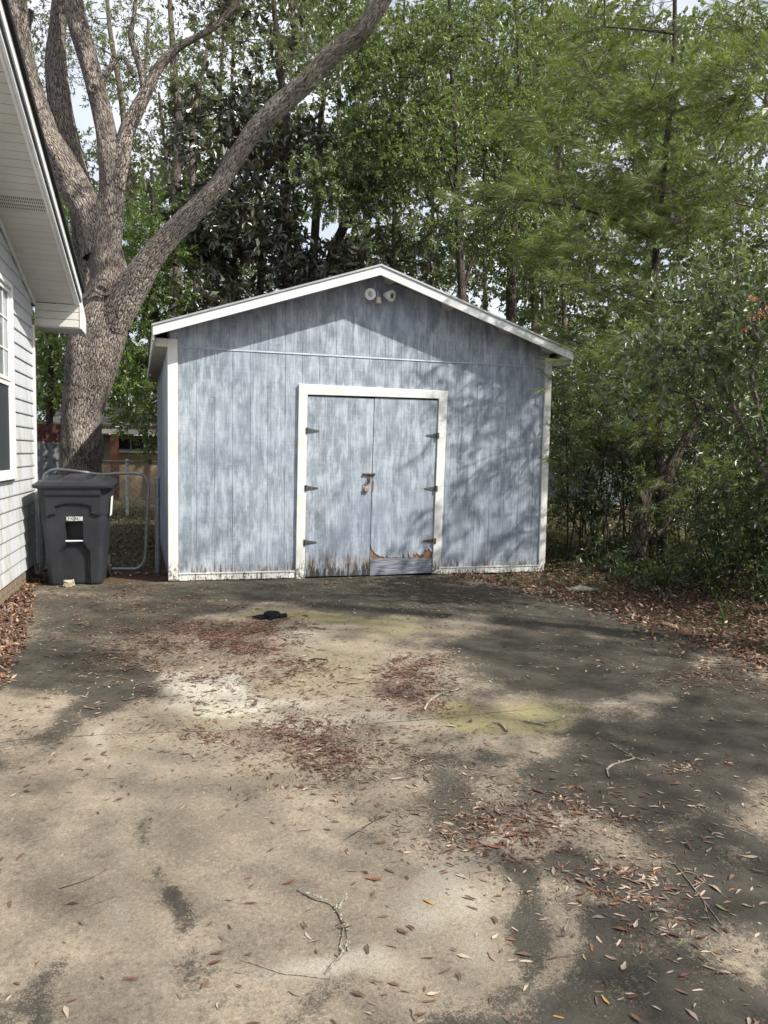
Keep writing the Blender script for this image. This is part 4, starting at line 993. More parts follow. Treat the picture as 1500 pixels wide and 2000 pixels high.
#@@TREES
# ------------------------------------------------------------------ trees
# big live oak
r = np.random.default_rng(11)
b0 = G(160, 1075)
od = 10.4
ob = D(150, 1060, od)
oak = empty('live_oak', (ob[0], ob[1], 0), 'large live oak with furrowed grey-brown bark forking behind the house corner', 'tree')
defs = [
 [(150, 1075, od, 140), (154, 1010, od, 112), (156, 950, od, 92), (156, 907, od, 84), (161, 875, od, 93), (160, 835, od, 86), (162, 800, od, 86), (173, 747, od, 100), (184, 693, od, 108), (194, 640, od, 112), (206, 590, od, 98), (213, 545, od, 80), (206, 500, od, 76), (199, 450, od, 70), (200, 425, od, 60)],
 [(196, 500, od, 70), (178, 430, od, 76), (152, 380, od, 74), (120, 320, od-.1, 66), (92, 265, od-.2, 58), (70, 205, od-.3, 56), (50, 140, od-.4, 52), (36, 70, od-.5, 52), (27, 0, od-.6, 54), (15, -90, od-.7, 50), (0, -220, od-.8, 40)],
 [(208, 480, od, 60), (216, 410, od+.05, 60), (219, 360, od+.05, 54), (212, 290, od, 47), (200, 225, od, 46), (184, 160, od, 45), (167, 100, od, 44), (150, 40, od, 44), (140, -20, od, 42), (130, -150, od, 34)],
 [(190, 470, od+.3, 46), (168, 400, od+.35, 48), (146, 330, od+.4, 48), (128, 260, od+.4, 50), (116, 190, od+.4, 50), (110, 120, od+.4, 46), (113, 50, od+.4, 38), (122, -30, od+.4, 36), (135, -160, od+.4, 28)],
 [(215, 640, od-.05, 70), (240, 590, od-.1, 76), (268, 548, od-.15, 64), (296, 503, od-.2, 56), (335, 455, od-.25, 50), (383, 408, od-.3, 46), (425, 365, od-.35, 42), (462, 305, od-.4, 40), (500, 252, od-.45, 41), (548, 206, od-.5, 43), (600, 158, od-.6, 43), (645, 108, od-.7, 42), (700, 66, od-.8, 40), (735, 20, od-.9, 37), (768, -30, od-1, 34), (830, -130, od-1.2, 26)],
 [(176, 690, od+.5, 64), (165, 620, od+.55, 50), (160, 560, od+.6, 44), (160, 500, od+.6, 40), (156, 440, od+.6, 36), (140, 370, od+.6, 30)],
 [(226, 370, od, 36), (236, 310, od, 37), (248, 255, od, 36), (268, 212, od, 33), (292, 166, od, 27), (312, 128, od, 21), (345, 95, od, 17), (385, 72, od, 14), (425, 48, od, 13), (466, -2, od, 11), (490, -60, od, 8)],
 [(285, 180, od, 20), (276, 140, od, 16), (262, 95, od, 15), (255, 65, od, 14), (262, 30, od, 10), (268, -30, od, 8)],
 [(98, 262, od+.2, 30), (76, 190, od+.3, 26), (62, 130, od+.3, 22), (52, 70, od+.3, 16), (60, 20, od+.3, 12)],
 [(205, 150, od, 12), (225, 120, od, 11), (240, 112, od, 9), (262, 150, od, 9)],
]
pts = stems(oak, defs, M['oak'], 44, .06, .10, 'trunk', 'limb', 3)
m = MB()
for (x_, y_, rr_) in ((201, 560, 15), (183, 172, 8)):
    c_ = D(x_, y_, od-(.33 if y_ > 500 else .16)); 
    ring = [c_+np.array([math.cos(a)*rr_*od/F, -.0, math.sin(a)*rr_*od/F]) for a in np.linspace(0, 6.283, 13)]
    m.tube(ring, .022 if y_ > 500 else .012, 8, caps=False)
m.build('branch_scar', M['oak'], oak, smooth=True)
OAKS = dict(L=.08, W=.4, sprays=24, rref=.6, nl=11, twig=.22, droop=-.1, br=.010, flat=.7, twigfrac=.7)
C, R = region_clumps(r, [(100, -300, 300, 220, 8, 12, 16, .9), (620, -260, 330, 160, 7.5, 11, 16, .8), (560, 70, 90, 80, 9.5, 11.5, 6, .45), (430, 60, 70, 60, 10, 12, 5, .4), (500, -30, 130, 50, 9.5, 11, 6, .5)])
grow(oak, r, pts, C, R, OAKS, M['oak'], M['l_olive'])

def tree(name, label, grp, defs, regs, spec, bark, leaf, seed, cat='tree', n=9, lump=.06, step=.3):
    r = np.random.default_rng(seed)
    x, y, d, w = defs[0][0]; p = D(x, y, d)
    root = empty(name, (p[0], p[1], 0), label, cat, grp)
    defs[0] = [(x, y, d, w)]+defs[0][1:]
    pts = stems(root, defs, bark, n, step, lump, seed=seed)
    if p[2] > .05 and cat == 'tree':   # carry the trunk down to the soil
        t_ = Tubes(); t_.add([(p[0]+.02, p[1], -.05), tuple(p)], [w*.62*d/F, w*.52*d/F], n, .3, lump, seed); t_.build('trunk_base', bark, root)
    C, R = region_clumps(r, regs)
    grow(root, r, pts, C, R, spec, bark, leaf)
    return root
SM = dict(L=.088, W=.48, sprays=44, rref=.6, nl=12, twig=.20, droop=.05, br=.010)
MAG = dict(L=.19, W=.42, sprays=20, rref=.6, nl=10, twig=.16, droop=.25, whorl=True, fwd=.5, ldroop=-.05, br=.014, jit=.5)
LAU = dict(L=.095, W=.40, sprays=34, rref=.6, nl=12, twig=.22, droop=.1, br=.008)
tree('magnolia_tree', 'dark glossy-leaved magnolia with several black stems directly behind the shed', 'trees behind the shed',
     [[(570, 660, 14, 30), (562, 540, 14, 26), (556, 400, 14, 21), (560, 250, 14, 17), (545, 120, 14, 13), (530, -50, 14, 8)],
      [(606, 600, 14.3, 20), (614, 480, 14.3, 17), (622, 350, 14.3, 14), (628, 220, 14.3, 11), (645, 130, 14.3, 7)],
      [(620, 600, 13.8, 24), (655, 480, 13.8, 20), (695, 400, 13.8, 17), (742, 330, 13.8, 13), (795, 258, 13.8, 8)],
      [(505, 600, 14.5, 18), (512, 480, 14.5, 14), (500, 330, 14.5, 11), (478, 200, 14.5, 8)]],
     [(400, 470, 90, 90, 12.8, 15, 14, .55), (520, 470, 100, 100, 12.8, 15, 18, .55), (480, 310, 100, 90, 13, 15.5, 13, .5), (640, 470, 110, 90, 13, 15, 14, .5), (740, 530, 90, 50, 12.8, 14, 12, .45), (500, 130, 120, 120, 13, 16, 12, .5), (380, 240, 60, 70, 13.5, 16, 4, .45), (400, 600, 60, 50, 12.5, 14, 5, .5), (640, 300, 80, 80, 13, 15, 4, .45)],
     MAG, M['darkbark'], M['l_mag'], 21)
tree('laurel_tree', 'bright green laurel filling the gap between the oak and the shed', 'trees behind the shed',
     [[(326, 900, 13.2, 16), (318, 700, 13.2, 14), (295, 560, 13.2, 14), (300, 420, 13.2, 10), (296, 330, 13.2, 6)], [(322, 800, 13, 10), (250, 660, 12.8, 7), (225, 560, 12.8, 6)]],
     [(290, 440, 50, 60, 12.6, 13.6, 10, .42), (300, 560, 60, 60, 12.5, 13.8, 12, .45), (250, 700, 50, 80, 12.2, 13.6, 10, .45), (290, 690, 60, 90, 12.4, 13.4, 13, .4), (265, 805, 60, 34, 12.2, 13.6, 14, .3), (290, 870, 32, 26, 12.2, 13.4, 6, .22), (232, 560, 20, 60, 12.4, 13.4, 3, .3), (330, 610, 60, 30, 12.6, 13.6, 7, .4)],
     LAU, M['darkbark'], M['l_bright'], 22)
tree('laurel_tree', 'bright laurel leaves showing between the house eave and the oak trunk', 'trees behind the shed',
     [[(95, 900, 13.5, 14), (100, 700, 13.5, 12), (110, 500, 13.5, 9), (118, 380, 13.5, 6)]],
     [(110, 700, 34, 60, 12.8, 14, 9, .4), (115, 480, 30, 90, 12.8, 14.5, 7, .38), (100, 780, 30, 40, 12.8, 14, 5, .35), (130, 640, 30, 40, 13, 14, 4, .4)],
     LAU, M['darkbark'], M['l_bright'], 23)
tree('slender_oak', 'slender straight tree with small light leaves rising over the shed roof right of the ridge', 'trees behind the shed',
     [[(905, 660, 13, 19), (901, 540, 13, 16), (895, 420, 13, 14), (893, 300, 13, 12), (884, 180, 13, 9), (878, 0, 13, 6)],
      [(904, 570, 13, 9), (925, 500, 13, 8), (962, 440, 13, 6), (985, 415, 13, 5)], [(894, 400, 13, 8), (870, 310, 13, 6), (850, 230, 13, 4)]],
     [(740, 190, 110, 100, 12, 14, 16, .5), (880, 120, 120, 110, 12, 14, 14, .5), (860, 280, 120, 90, 12, 14, 18, .5), (700, 320, 90, 60, 12, 13.5, 9, .45), (950, 300, 90, 120, 12, 14, 12, .5), (640, 370, 80, 50, 12, 13.5, 9, .42), (800, 440, 110, 50, 12, 14, 9, .42), (660, 60, 90, 80, 12, 14, 7, .5), (880, -150, 300, 120, 11, 15, 12, .7)],
     SM, M['darkbark'], M['l_small'], 24)
tree('slender_oak', 'thicker dark-trunked tree behind the right slope of the shed roof', 'trees behind the shed',
     [[(1000, 700, 15.5, 24), (998, 560, 15.5, 20), (1004, 450, 15.5, 17), (1000, 320, 15.5, 13), (1015, 180, 15.5, 10), (1005, -20, 15.5, 6)],
      [(1003, 470, 15.5, 9), (1050, 380, 15.5, 7), (1100, 300, 15.5, 4)]],
     [(1010, 200, 100, 120, 14, 17, 16, .6), (1000, 440, 80, 70, 14, 16, 11, .5), (920, 450, 70, 60, 14, 16, 5, .45), (1090, 60, 90, 90, 14, 17, 9, .6), (1060, 520, 60, 60, 14, 16, 5, .45), (960, 30, 80, 60, 14, 17, 6, .6)],
     SM, M['darkbark'], M['l_small'], 25)
tree('background_oak', 'grey-stemmed oak standing in the light between the live oak limbs', 'trees behind the shed',
     [[(350, 700, 17, 22), (346, 500, 17, 19), (342, 380, 17, 18), (350, 260, 17, 16), (340, 130, 17, 13), (330, -30, 17, 9)], [(385, 600, 17.4, 14), (378, 400, 17.4, 12), (376, 250, 17.4, 11), (400, 120, 17.4, 8), (420, 20, 17.4, 6)], [(344, 330, 17, 9), (380, 300, 17, 8), (440, 240, 17, 6)]],
     [(380, 110, 100, 100, 15.5, 19, 8, .55), (230, 80, 80, 100, 16, 20, 6, .55), (80, 60, 70, 70, 16, 20, 4, .55), (290, 300, 60, 70, 16, 19, 5, .5), (450, 200, 70, 80, 16, 19, 6, .5), (100, 160, 40, 90, 16, 20, 6, .5), (250, 400, 40, 50, 16, 19, 4, .5)],
     dict(SM, L=.08, W=.4), M['greybark'], M['l_olive'], 26)
tree('background_oak', 'thin forked oak behind the middle limb of the live oak', 'trees behind the shed',
     [[(318, 760, 18, 14), (262, 500, 18, 15), (250, 330, 18, 14), (238, 200, 18, 12), (215, 60, 18, 9), (205, -60, 18, 6)], [(245, 260, 18, 9), (280, 160, 18, 8), (290, 40, 18, 6)], [(330, 360, 18, 7), (318, 250, 18, 6), (310, 180, 18, 5)]],
     [(200, 220, 60, 80, 16.5, 20, 5, .5), (330, 210, 70, 70, 16.5, 20, 5, .5), (180, 30, 90, 50, 17, 21, 5, .55), (280, 380, 60, 60, 17, 20, 6, .45), (60, 350, 60, 80, 17, 20, 4, .5)],
     dict(SM, L=.08, W=.4), M['greybark'], M['l_olive'], 27)
# tall thin trunks further back
for i, (x0, x1, d, w, lab) in enumerate([(460, 452, 20, 10, 'thin trunk left of the magnolia'), (668, 662, 21, 12, 'thin reddish trunk behind the shed ridge'), (760, 782, 22, 10, 'thin trunk right of the shed ridge'), (945, 948, 19, 10, 'thin trunk between the two slender oaks'), (1040, 1052, 20, 12, 'dark trunk above the right end of the shed roof'), (1100, 1090, 18, 11, 'brown trunk just right of the shed corner'), (840, 850, 24, 9, 'faint far trunk over the right roof slope'), (720, 700, 26, 8, 'faint far trunk over the shed ridge'), (420, 430, 24, 9, 'faint far trunk above the left roof slope')]):
    tree('background_tree', lab+' with sparse crown', 'trees far behind the shed',
         [[(x0, 840, d, w*1.2), (x0+3, 650, d, w), ((x0+x1)/2, 400, d, w*.85), (x1, 200, d, w*.7), (x1+8, 0, d, w*.45)]],
         [(x1, 220, 110, 200, d-1.5, d+2, 15, .75), (x0, 500, 80, 70, d-1, d+1, 6, .6)],
         dict(SM, L=.13, W=.5, sprays=24, twigfrac=.3), M['greybark'] if i % 2 else M['darkbark'], M['l_far'], 60+i, n=7, step=.6)

# ---- pine on the right: long soft needles in drooping plumes
def pine(root, r, pts, regs, dens=1.0):
    C, R = region_clumps(r, regs); tb = Tubes(); P_ = []; A_ = []; L_ = []; cl = []
    nodes = [np.array(p) for p in pts]; lean = unit(-RT*.8+np.array([0, 0, .12])-fw*.15)
    for i in np.argsort([min(np.linalg.norm(c-p) for p in pts) for c in C]):
        c = C[i]; nn = np.array(nodes); dd = np.linalg.norm(nn-c, axis=1); j = int(np.argmin(dd)); p = nn[j]; dist = dd[j]
        if dist > .1:
            mid = (p+c)/2+np.array([0, 0, .06*dist])+r.normal(0, .05*dist, 3); rr = .007*(1+dist*.6)
            tb.add([p, mid, c], [rr, rr*.6, rr*.35], 5, max(.15, dist/6), .05, i); nodes.append(mid); nodes.append(c)
        nt = max(2, int(10*dens*(R[i]/.4)**2)); shade = r.uniform()
        for _ in range(nt):
            a = c+unit(r.normal(0, 1, 3))*r.uniform(.1, 1)*R[i]*np.array([1, 1, .45])
            d = unit(lean*r.uniform(.2, 1.1)+r.normal(0, .45, 3)*np.array([1, 1, .5])); tl = r.uniform(.16, .34); e_ = a+d*tl+np.array([0, 0, .03])
            tb.twigs(np.array([a-d*.22]), np.array([e_]), .0045, .002)
            nn_ = 70; t_ = r.uniform(.15, 1, nn_)**.7; pos = a+(e_-a)*t_[:, None]
            ax = unit(d*1.0+unit(r.normal(0, 1, (nn_, 3)))*.62+np.array([0, 0, -.18]))
            P_.append(pos); A_.append(ax); L_.append(r.uniform(.10, .19, nn_)); cl.append(np.full(nn_, np.clip(shade*.6+r.uniform(0, .5), 0, 1)))
    P = np.concatenate(P_); A = np.concatenate(A_); L = np.concatenate(L_)[:, None]; n = len(P)
    side = unit(np.cross(A, r.normal(0, 1, (n, 3)))); sag = np.array([0, 0, -1.0])*L*.12
    V = np.stack([P-side*.0019, P+side*.0019, P+A*L+sag], 1).reshape(-1, 3)
    rn = np.repeat(r.beta(1.5, 1.8, n), 3)
    mesh_np('needles', V, np.arange(n*3).reshape(-1, 3), M['l_pine'], root, {'rnd': rn, 'cl': np.repeat(np.concatenate(cl), 3)})
    tb.build('branches', M['greybark'], root)['kind'] = 'stuff'
r = np.random.default_rng(31)
pb = D(1296, 1090, 9.2); pn = empty('pine_tree', (pb[0], pb[1], 0), 'tall pine with soft yellow-green needle plumes hanging over the right side of the shed', 'tree')
pd = 9.2
pts = stems(pn, [[(1296, 1120, pd, 24), (1290, 950, pd, 20), (1283, 820, pd, 18), (1277, 640, pd, 15), (1282, 480, pd, 13), (1300, 300, pd, 12), (1316, 120, pd, 10), (1319, -40, pd, 8), (1330, -300, pd, 5)],
                 [(1284, 470, pd, 8), (1180, 420, pd-.4, 6), (1060, 395, pd-.8, 4), (950, 385, pd-1, 3)], [(1318, 65, pd, 7), (1260, 58, pd-.2, 5), (1180, 52, pd-.5, 3)],
                 [(1310, 220, pd, 8), (1400, 195, pd-.3, 6), (1520, 170, pd-.6, 5)], [(1280, 600, pd, 7), (1200, 560, pd-.3, 5), (1110, 540, pd-.6, 3)]], M['darkbark'], 10, .25, .05, 'trunk', 'limb', 31)
pine(pn, r, pts, [(1150, 120, 130, 70, 8, 9.6, 14, .38), (1330, 90, 130, 90, 8, 10, 16, .4), (1160, 240, 140, 70, 8, 9.6, 18, .4), (1330, 240, 140, 70, 8, 10, 16, .4), (1010, 385, 110, 28, 7.8, 8.8, 11, .28), (1130, 350, 120, 60, 7.8, 9.4, 16, .36),
                  (1270, 380, 120, 70, 8, 9.8, 16, .4), (1220, 480, 130, 60, 7.8, 9.6, 18, .38), (1110, 520, 60, 50, 7.8, 9, 8, .32), (1210, 600, 110, 60, 7.8, 9.4, 15, .36), (1110, 650, 50, 40, 8, 9.2, 6, .3), (1230, 690, 90, 50, 8, 9.4, 9, .34),
                  (1420, 400, 80, 90, 7.6, 9.4, 10, .38), (1460, 180, 90, 140, 7.6, 9.6, 13, .42), (1280, 830, 70, 60, 8, 9.4, 8, .32), (1360, 900, 60, 70, 8, 9.6, 6, .3), (1140, 760, 50, 40, 8.4, 9.6, 5, .3), (1300, 960, 60, 40, 7.8, 8.4, 4, .26), (1440, 960, 60, 60, 7.6, 8.6, 6, .3), (1130, 900, 40, 60, 8.8, 10, 4, .28), (1200, 815, 40, 25, 8, 9, 3, .25), (1650, 200, 130, 300, 7, 9.5, 16, .45), (1250, -120, 320, 80, 7.5, 10, 16, .45)])

# crooked dark trunk leaning right
tree('crooked_tree', 'crooked dark tree with a sawn elbow leaning right among the undergrowth', None,
     [[(1250, 1085, 8.6, 32), (1252, 1030, 8.6, 28), (1256, 985, 8.6, 26), (1268, 955, 8.6, 24), (1300, 935, 8.6, 22), (1325, 880, 8.7, 19), (1350, 840, 8.8, 17), (1382, 790, 9, 15), (1420, 700, 9.2, 11), (1450, 560, 9.4, 7)],
      [(1252, 975, 8.55, 22), (1244, 960, 8.45, 15)], [(1268, 1060, 8.9, 16), (1300, 1020, 9, 14), (1325, 965, 9.2, 12), (1360, 900, 9.4, 8)]],
     [(1440, 640, 90, 80, 8.4, 10, 9, .45), (1400, 800, 80, 50, 8.4, 10, 6, .4), (1540, 620, 80, 120, 8, 10, 8, .5)],
     dict(SM, L=.06), M['darkbark'], M['l_dark'], 41, n=12, step=.1, lump=.1)
# leathery whorled shrub, close
LEA = dict(L=.075, W=.42, sprays=28, rref=.4, nl=8, twig=.10, whorl=True, fwd=.55, droop=.2, br=.006, jit=.35, ldroop=.05, tr=.003)
tree('leathery_shrub', 'tall shrub with leathery grey-green whorled leaves at the right edge', None,
     [[(1560, 1190, 6.6, 11), (1520, 1000, 6.7, 9), (1460, 850, 6.7, 8), (1390, 720, 6.7, 8), (1330, 640, 6.6, 5)], [(1520, 980, 6.7, 7), (1480, 800, 6.6, 9), (1450, 620, 6.6, 6), (1440, 520, 6.6, 4)], [(1460, 850, 6.7, 6), (1340, 770, 6.6, 5), (1270, 760, 6.6, 3)]],
     [(1370, 560, 90, 50, 6.2, 7.4, 11, .28), (1340, 690, 110, 50, 6, 7.2, 15, .28), (1440, 620, 70, 90, 6, 7.4, 13, .3), (1265, 770, 50, 18, 6.2, 6.8, 5, .2), (1400, 780, 80, 50, 6.2, 7.4, 8, .28), (1290, 640, 60, 40, 6.2, 7, 5, .22), (1560, 600, 70, 160, 5.8, 7.4, 12, .35)],
     LEA, M['greybark'], M['l_leather'], 42, n=8, step=.2)
# red autumn sprig
r = np.random.default_rng(43); rb = D(1560, 1150, 5.6)
rs = empty('red_sapling', (rb[0], rb[1], 0), 'thin sapling twig with salmon-red autumn leaves at the right frame edge', 'sapling')
rp = stems(rs, [[(1560, 1200, 5.6, 7), (1540, 900, 5.6, 6), (1520, 700, 5.6, 5), (1495, 600, 5.6, 3), (1488, 550, 5.6, 2)], [(1520, 700, 5.6, 4), (1480, 660, 5.6, 3), (1462, 620, 5.6, 2)]], M['greybark'], 6, .2, .03, 'stem', 'stem', 5)
C, R = region_clumps(r, [(1486, 600, 8, 40, 5.5, 5.7, 4, .05), (1466, 628, 4, 6, 5.5, 5.7, 1, .03), (1530, 600, 30, 60, 5.4, 5.8, 4, .06)])
grow(rs, r, rp, C, R, dict(L=.042, W=.45, sprays=3, rref=.06, nl=3, twig=.05, br=.002, tr=.0015, ldroop=-.5), M['greybark'], M['l_red'], name='foliage')
# narrow pale-leaved shrubs and brush right of the shed
US = dict(L=.068, W=.42, sprays=34, rref=.45, nl=10, twig=.20, br=.005, droop=.1, tr=.003)
def brush(label, seed, x, yb, d, h, spread, leaf, spec, nst=5, dens=1.0, grp='undergrowth shrubs right of the shed', bark='darkbark', nc=12, cr=.35, minh=.15):
    r = np.random.default_rng(seed); p = D(x, yb, d); p[2] = 0
    root = empty('undergrowth_shrub', p, label, 'shrub', grp); pts = []
    for k in range(nst):
        a = r.uniform(0, 6.28); e_ = p+np.array([math.cos(a)*spread*r.uniform(.3, 1), math.sin(a)*spread*r.uniform(.3, 1), h*r.uniform(.7, 1.05)]); b = p+np.array([math.cos(a), math.sin(a), 0])*.08
        mid = (b+e_)/2+r.normal(0, .12*h*.5, 3)*np.array([1, 1, .3]); t_ = Tubes(); t_.add([b+np.array([0, 0, -.03]), mid, e_], [.013, .009, .003], 6, .15, .08, k); t_.build('stem', M[bark], root); q_, _ = smoothline([b, mid, e_], [1, 1, 1], .3); pts += list(q_)
    C = []; 
    for _ in range(int(nc*dens*1.7)):
        a = r.uniform(0, 6.28); q_ = math.sqrt(r.uniform()); C.append(p+np.array([math.cos(a)*q_*spread, math.sin(a)*q_*spread, h*r.uniform(minh, 1.0)]))
    grow(root, r, pts, np.array(C), cr*r.uniform(.6, 1.3, len(C)), spec, M[bark], leaf, name='foliage')
    return root
PN = dict(US, L=.085, W=.22)
brush('wispy shrub with pale narrow leaves against the right corner of the shed', 101, 1120, 1090, 9.6, 2.5, .6, M['l_pale'], PN, nc=14, minh=.35)
brush('tall thin-stemmed shrub with sparse olive leaves behind the shed corner', 102, 1165, 1070, 10.4, 2.2, .8, M['l_olive'], US, nc=11)
brush('bushy dark shrub left of the crooked trunk', 103, 1190, 1085, 9.2, 1.2, .7, M['l_dark'], US, nc=10, cr=.28)
brush('dark twiggy shrub right behind the crooked trunk', 104, 1345, 1080, 9.6, 1.7, .9, M['l_dark'], US, nc=13)
brush('bright green fine-leaved shrub at mid height near the right edge', 105, 1430, 1110, 8.2, 1.35, .7, M['l_bright'], dict(US, L=.05, W=.3), nc=11, cr=.3, minh=.4)
brush('low dark green shrub below the leathery leaves', 106, 1400, 1130, 7.4, .75, .7, M['l_dark'], US, nc=5, cr=.25)
brush('dense dark shrub leaving the frame at the right edge', 107, 1500, 1120, 7.6, 1.8, .7, M['l_dark'], US, nc=16)
brush('low spreading green shrub at the foot of the crooked trunk', 108, 1300, 1130, 7.8, .42, .65, M['l_dark'], dict(US, L=.05), nc=5, cr=.22)
brush('olive shrub outside the right frame edge behind the bladed plant', 109, 1620, 1180, 6.6, 2.0, .8, M['l_dark'], US, nc=18)
brush('tall shaded shrub filling the gap above the far house', 110, 1240, 1010, 12, 2.6, 1.2, M['l_olive'], dict(US, L=.08), nc=20, cr=.42, minh=.4)
brush('tall loose shrub between the pine and the shed corner', 113, 1150, 1020, 12.5, 3.4, 1.0, M['l_small'], dict(US, L=.085), nc=20, cr=.45, minh=.4)
brush('tall loose shrub behind the pine trunk', 114, 1330, 1020, 11.5, 3.6, 1.2, M['l_small'], dict(US, L=.08), nc=22, cr=.45, minh=.4)
brush('tall dark shrub in the shade behind the leathery shrub', 111, 1420, 1030, 11, 2.9, 1.3, M['l_dark'], US, nc=12, cr=.45)
brush('tall dark shrub far right in the shade', 112, 1560, 1040, 10, 3.2, 1.3, M['l_dark'], US, nc=12, cr=.45)
# small magnolia sapling with big leaves
r = np.random.default_rng(44); p = D(1222, 1040, 9.4); p[2] = 0
sp = empty('magnolia_sapling', p, 'young magnolia with one drooping cluster of big dark leaves right of the shed', 'sapling')
t_ = Tubes(); a1 = D(1222, 1040, 9.4); a2 = D(1215, 900, 9.4); a3 = D(1195, 840, 9.4); t_.add([p, a2, a3], [.016, .011, .006], 7, .1, .05, 1); t_.build('stem', M['darkbark'], sp)
C = np.array([a3, D(1180, 862, 9.4), D(1212, 872, 9.3), D(1195, 820, 9.4), D(1235, 800, 9.4)]); grow(sp, r, [a2, a3], C, np.array([.12, .14, .12, .1, .1]), dict(MAG, sprays=3, rref=.12, nl=8, twig=.05, droop=-.4, ldroop=-.5, br=.003), M['darkbark'], M['l_mag'], name='foliage')
# bladed plant on the bank
gp = G(1412, 1222)
bl = empty('bladed_plant', gp, 'tuft of broad upright green blades on the leafy bank near the right edge', 'plant')
r = np.random.default_rng(45)
for k in range(9):
    a = r.uniform(0, 6.28); L = r.uniform(.16, .27); out = np.array([math.cos(a), math.sin(a), 0])*r.uniform(.02, .09); w = np.array([-math.sin(a), math.cos(a), 0])*.011
    Vb = []; 
    for j in range(6):
        f_ = j/5; c_ = np.array(gp)+out*f_*f_*1.2+np.array([0, 0, L*f_]); ww = w*(1-f_**2)*.9+w*.05
        Vb += [c_-ww, c_+ww]
    mesh_np('blade', np.array(Vb), np.array([(2*j, 2*j+1, 2*j+3, 2*j+2) for j in range(5)]), M['l_grass'], bl, {'rnd': np.full(12, r.uniform(.4, 1)), 'cl': np.zeros(12)})
# low seedlings on the bank
for i, (x_, y_, s_, lf, lab) in enumerate([(1250, 1140, .20, 'l_bright', 'light green seedling nearest the driveway curve'), (1215, 1125, .16, 'l_bright', 'light green seedling behind the curve seedling'), (1285, 1150, .17, 'l_bright', 'yellow-green seedling right of the curve seedlings'), (1245, 1090, .24, 'l_bright', 'bright seedling at the foot of the crooked trunk'), (1180, 1085, .15, 'l_small', 'small green plant right of the shed corner'), (1120, 1105, .14, 'l_dark', 'grassy tuft beside the shed corner'), (1340, 1140, .2, 'l_dark', 'dark seedling halfway along the bank'), (1390, 1160, .2, 'l_dark', 'dark seedling left of the bladed plant'), (1460, 1170, .26, 'l_dark', 'dark seedling behind the bladed plant'), (1155, 1110, .14, 'l_dark', 'dark tuft by the weathered wood'), (1330, 1115, .28, 'l_bright', 'taller bright seedling in front of the crooked trunk'), (1380, 1100, .3, 'l_small', 'leafy seedling clump midway to the right edge'), (1470, 1130, .3, 'l_bright', 'bright seedling clump at the right edge'), (1090, 1090, .2, 'l_small', 'leafy tuft close behind the shed corner')]):
    p = G(x_, y_); r = np.random.default_rng(200+i); root = empty('seedling', p, lab, 'plant', 'seedlings on the leafy bank')
    s_ *= 1.3; C = np.array([p+np.array([r.normal(0, s_*.6), r.normal(0, s_*.5), s_*r.uniform(.3, 1)]) for _ in range(11)])
    grow(root, r, [np.array(p)], C, np.full(11, .08), dict(L=.058, W=.42, sprays=5, rref=.08, nl=7, twig=.06, br=.0018, tr=.0014), M['greybark'], M[lf], name='foliage')

# ground cover beyond the bank, yard weeds behind the gate: uncountable
def cover(name, label, seed, fn, n, L, W_r, leaf, cat, up=.5):
    r = np.random.default_rng(seed); P = fn(r, n); A = unit(np.stack([r.normal(0, 1, n), r.normal(0, 1, n), np.abs(r.normal(0, up, n))+.1], 1)); Nn = np.array([0, 0, 1.0])+r.normal(0, .4, (n, 3))
    Lr = L*r.uniform(.5, 1.4, n); V, Fc = leaves_geo(P, A, Nn, Lr, Lr*W_r); o = mesh_np(name, V, Fc, leaf, None, {'rnd': np.repeat(r.uniform(0, 1, n), 4), 'cl': np.repeat(r.uniform(0, 1, n), 4)})
    return tag(o, label, cat, None, 'stuff')
def area_pts(x0, x1, y0, y1, hmax, cond=None, clumpy=1.6):
    def fn(r, n):
        out = []; tot = 0
        while tot < n:
            x = r.uniform(x0, x1, n*2); y = r.uniform(y0, y1, n*2)
            w = np.sin(x*clumpy+3*np.sin(y*.7*clumpy))+np.sin(y*clumpy*1.3+2*np.sin(x*.9))+np.sin(x*5.3+y*3.7)*.5
            k = w > r.uniform(-1.5, 1.7, n*2)*(1 if clumpy > .6 else .1)-(0 if clumpy > .6 else 9)
            if cond is not None: k &= cond(x, y)
            x, y = x[k], y[k]; z = soil_z(x, y)+r.uniform(0, 1, len(x))**2*hmax; out.append(np.stack([x, y, z], 1)); tot += len(x)
        return np.concatenate(out)[:n]
    return fn
bank = lambda x, y: (x > edgeR(y)+.35+.25*np.sin(y*2.2)) & ~((x < Wd+.1) & (y > -.1) & (y < DEP+.2))
cover('ground_cover', 'low mixed green weeds over the bank right of the driveway', 51, area_pts(4.6, 9.5, -4.5, 5, .22, lambda x, y: bank(x, y) & (x > edgeR(y)+1.0)), 13000, .042, .35, M['l_bright'], 'ground cover')
cover('woodland_floor_plants', 'sunlit weeds on the ground beyond the undergrowth', 52, area_pts(3, 30, 5, 28, .35, lambda x, y: ~((x < Wd+.2) & (y < DEP+.4))), 26000, .10, .4, M['l_small'], 'ground cover')
cover('yard_weeds', 'patchy grass and weeds in the yard behind the gate', 53, area_pts(-6, 0.0, .9, 14, .10, lambda x, y: x < -.05+SK*y), 22000, .05, .2, M['l_grass'], 'grass', 1.2)

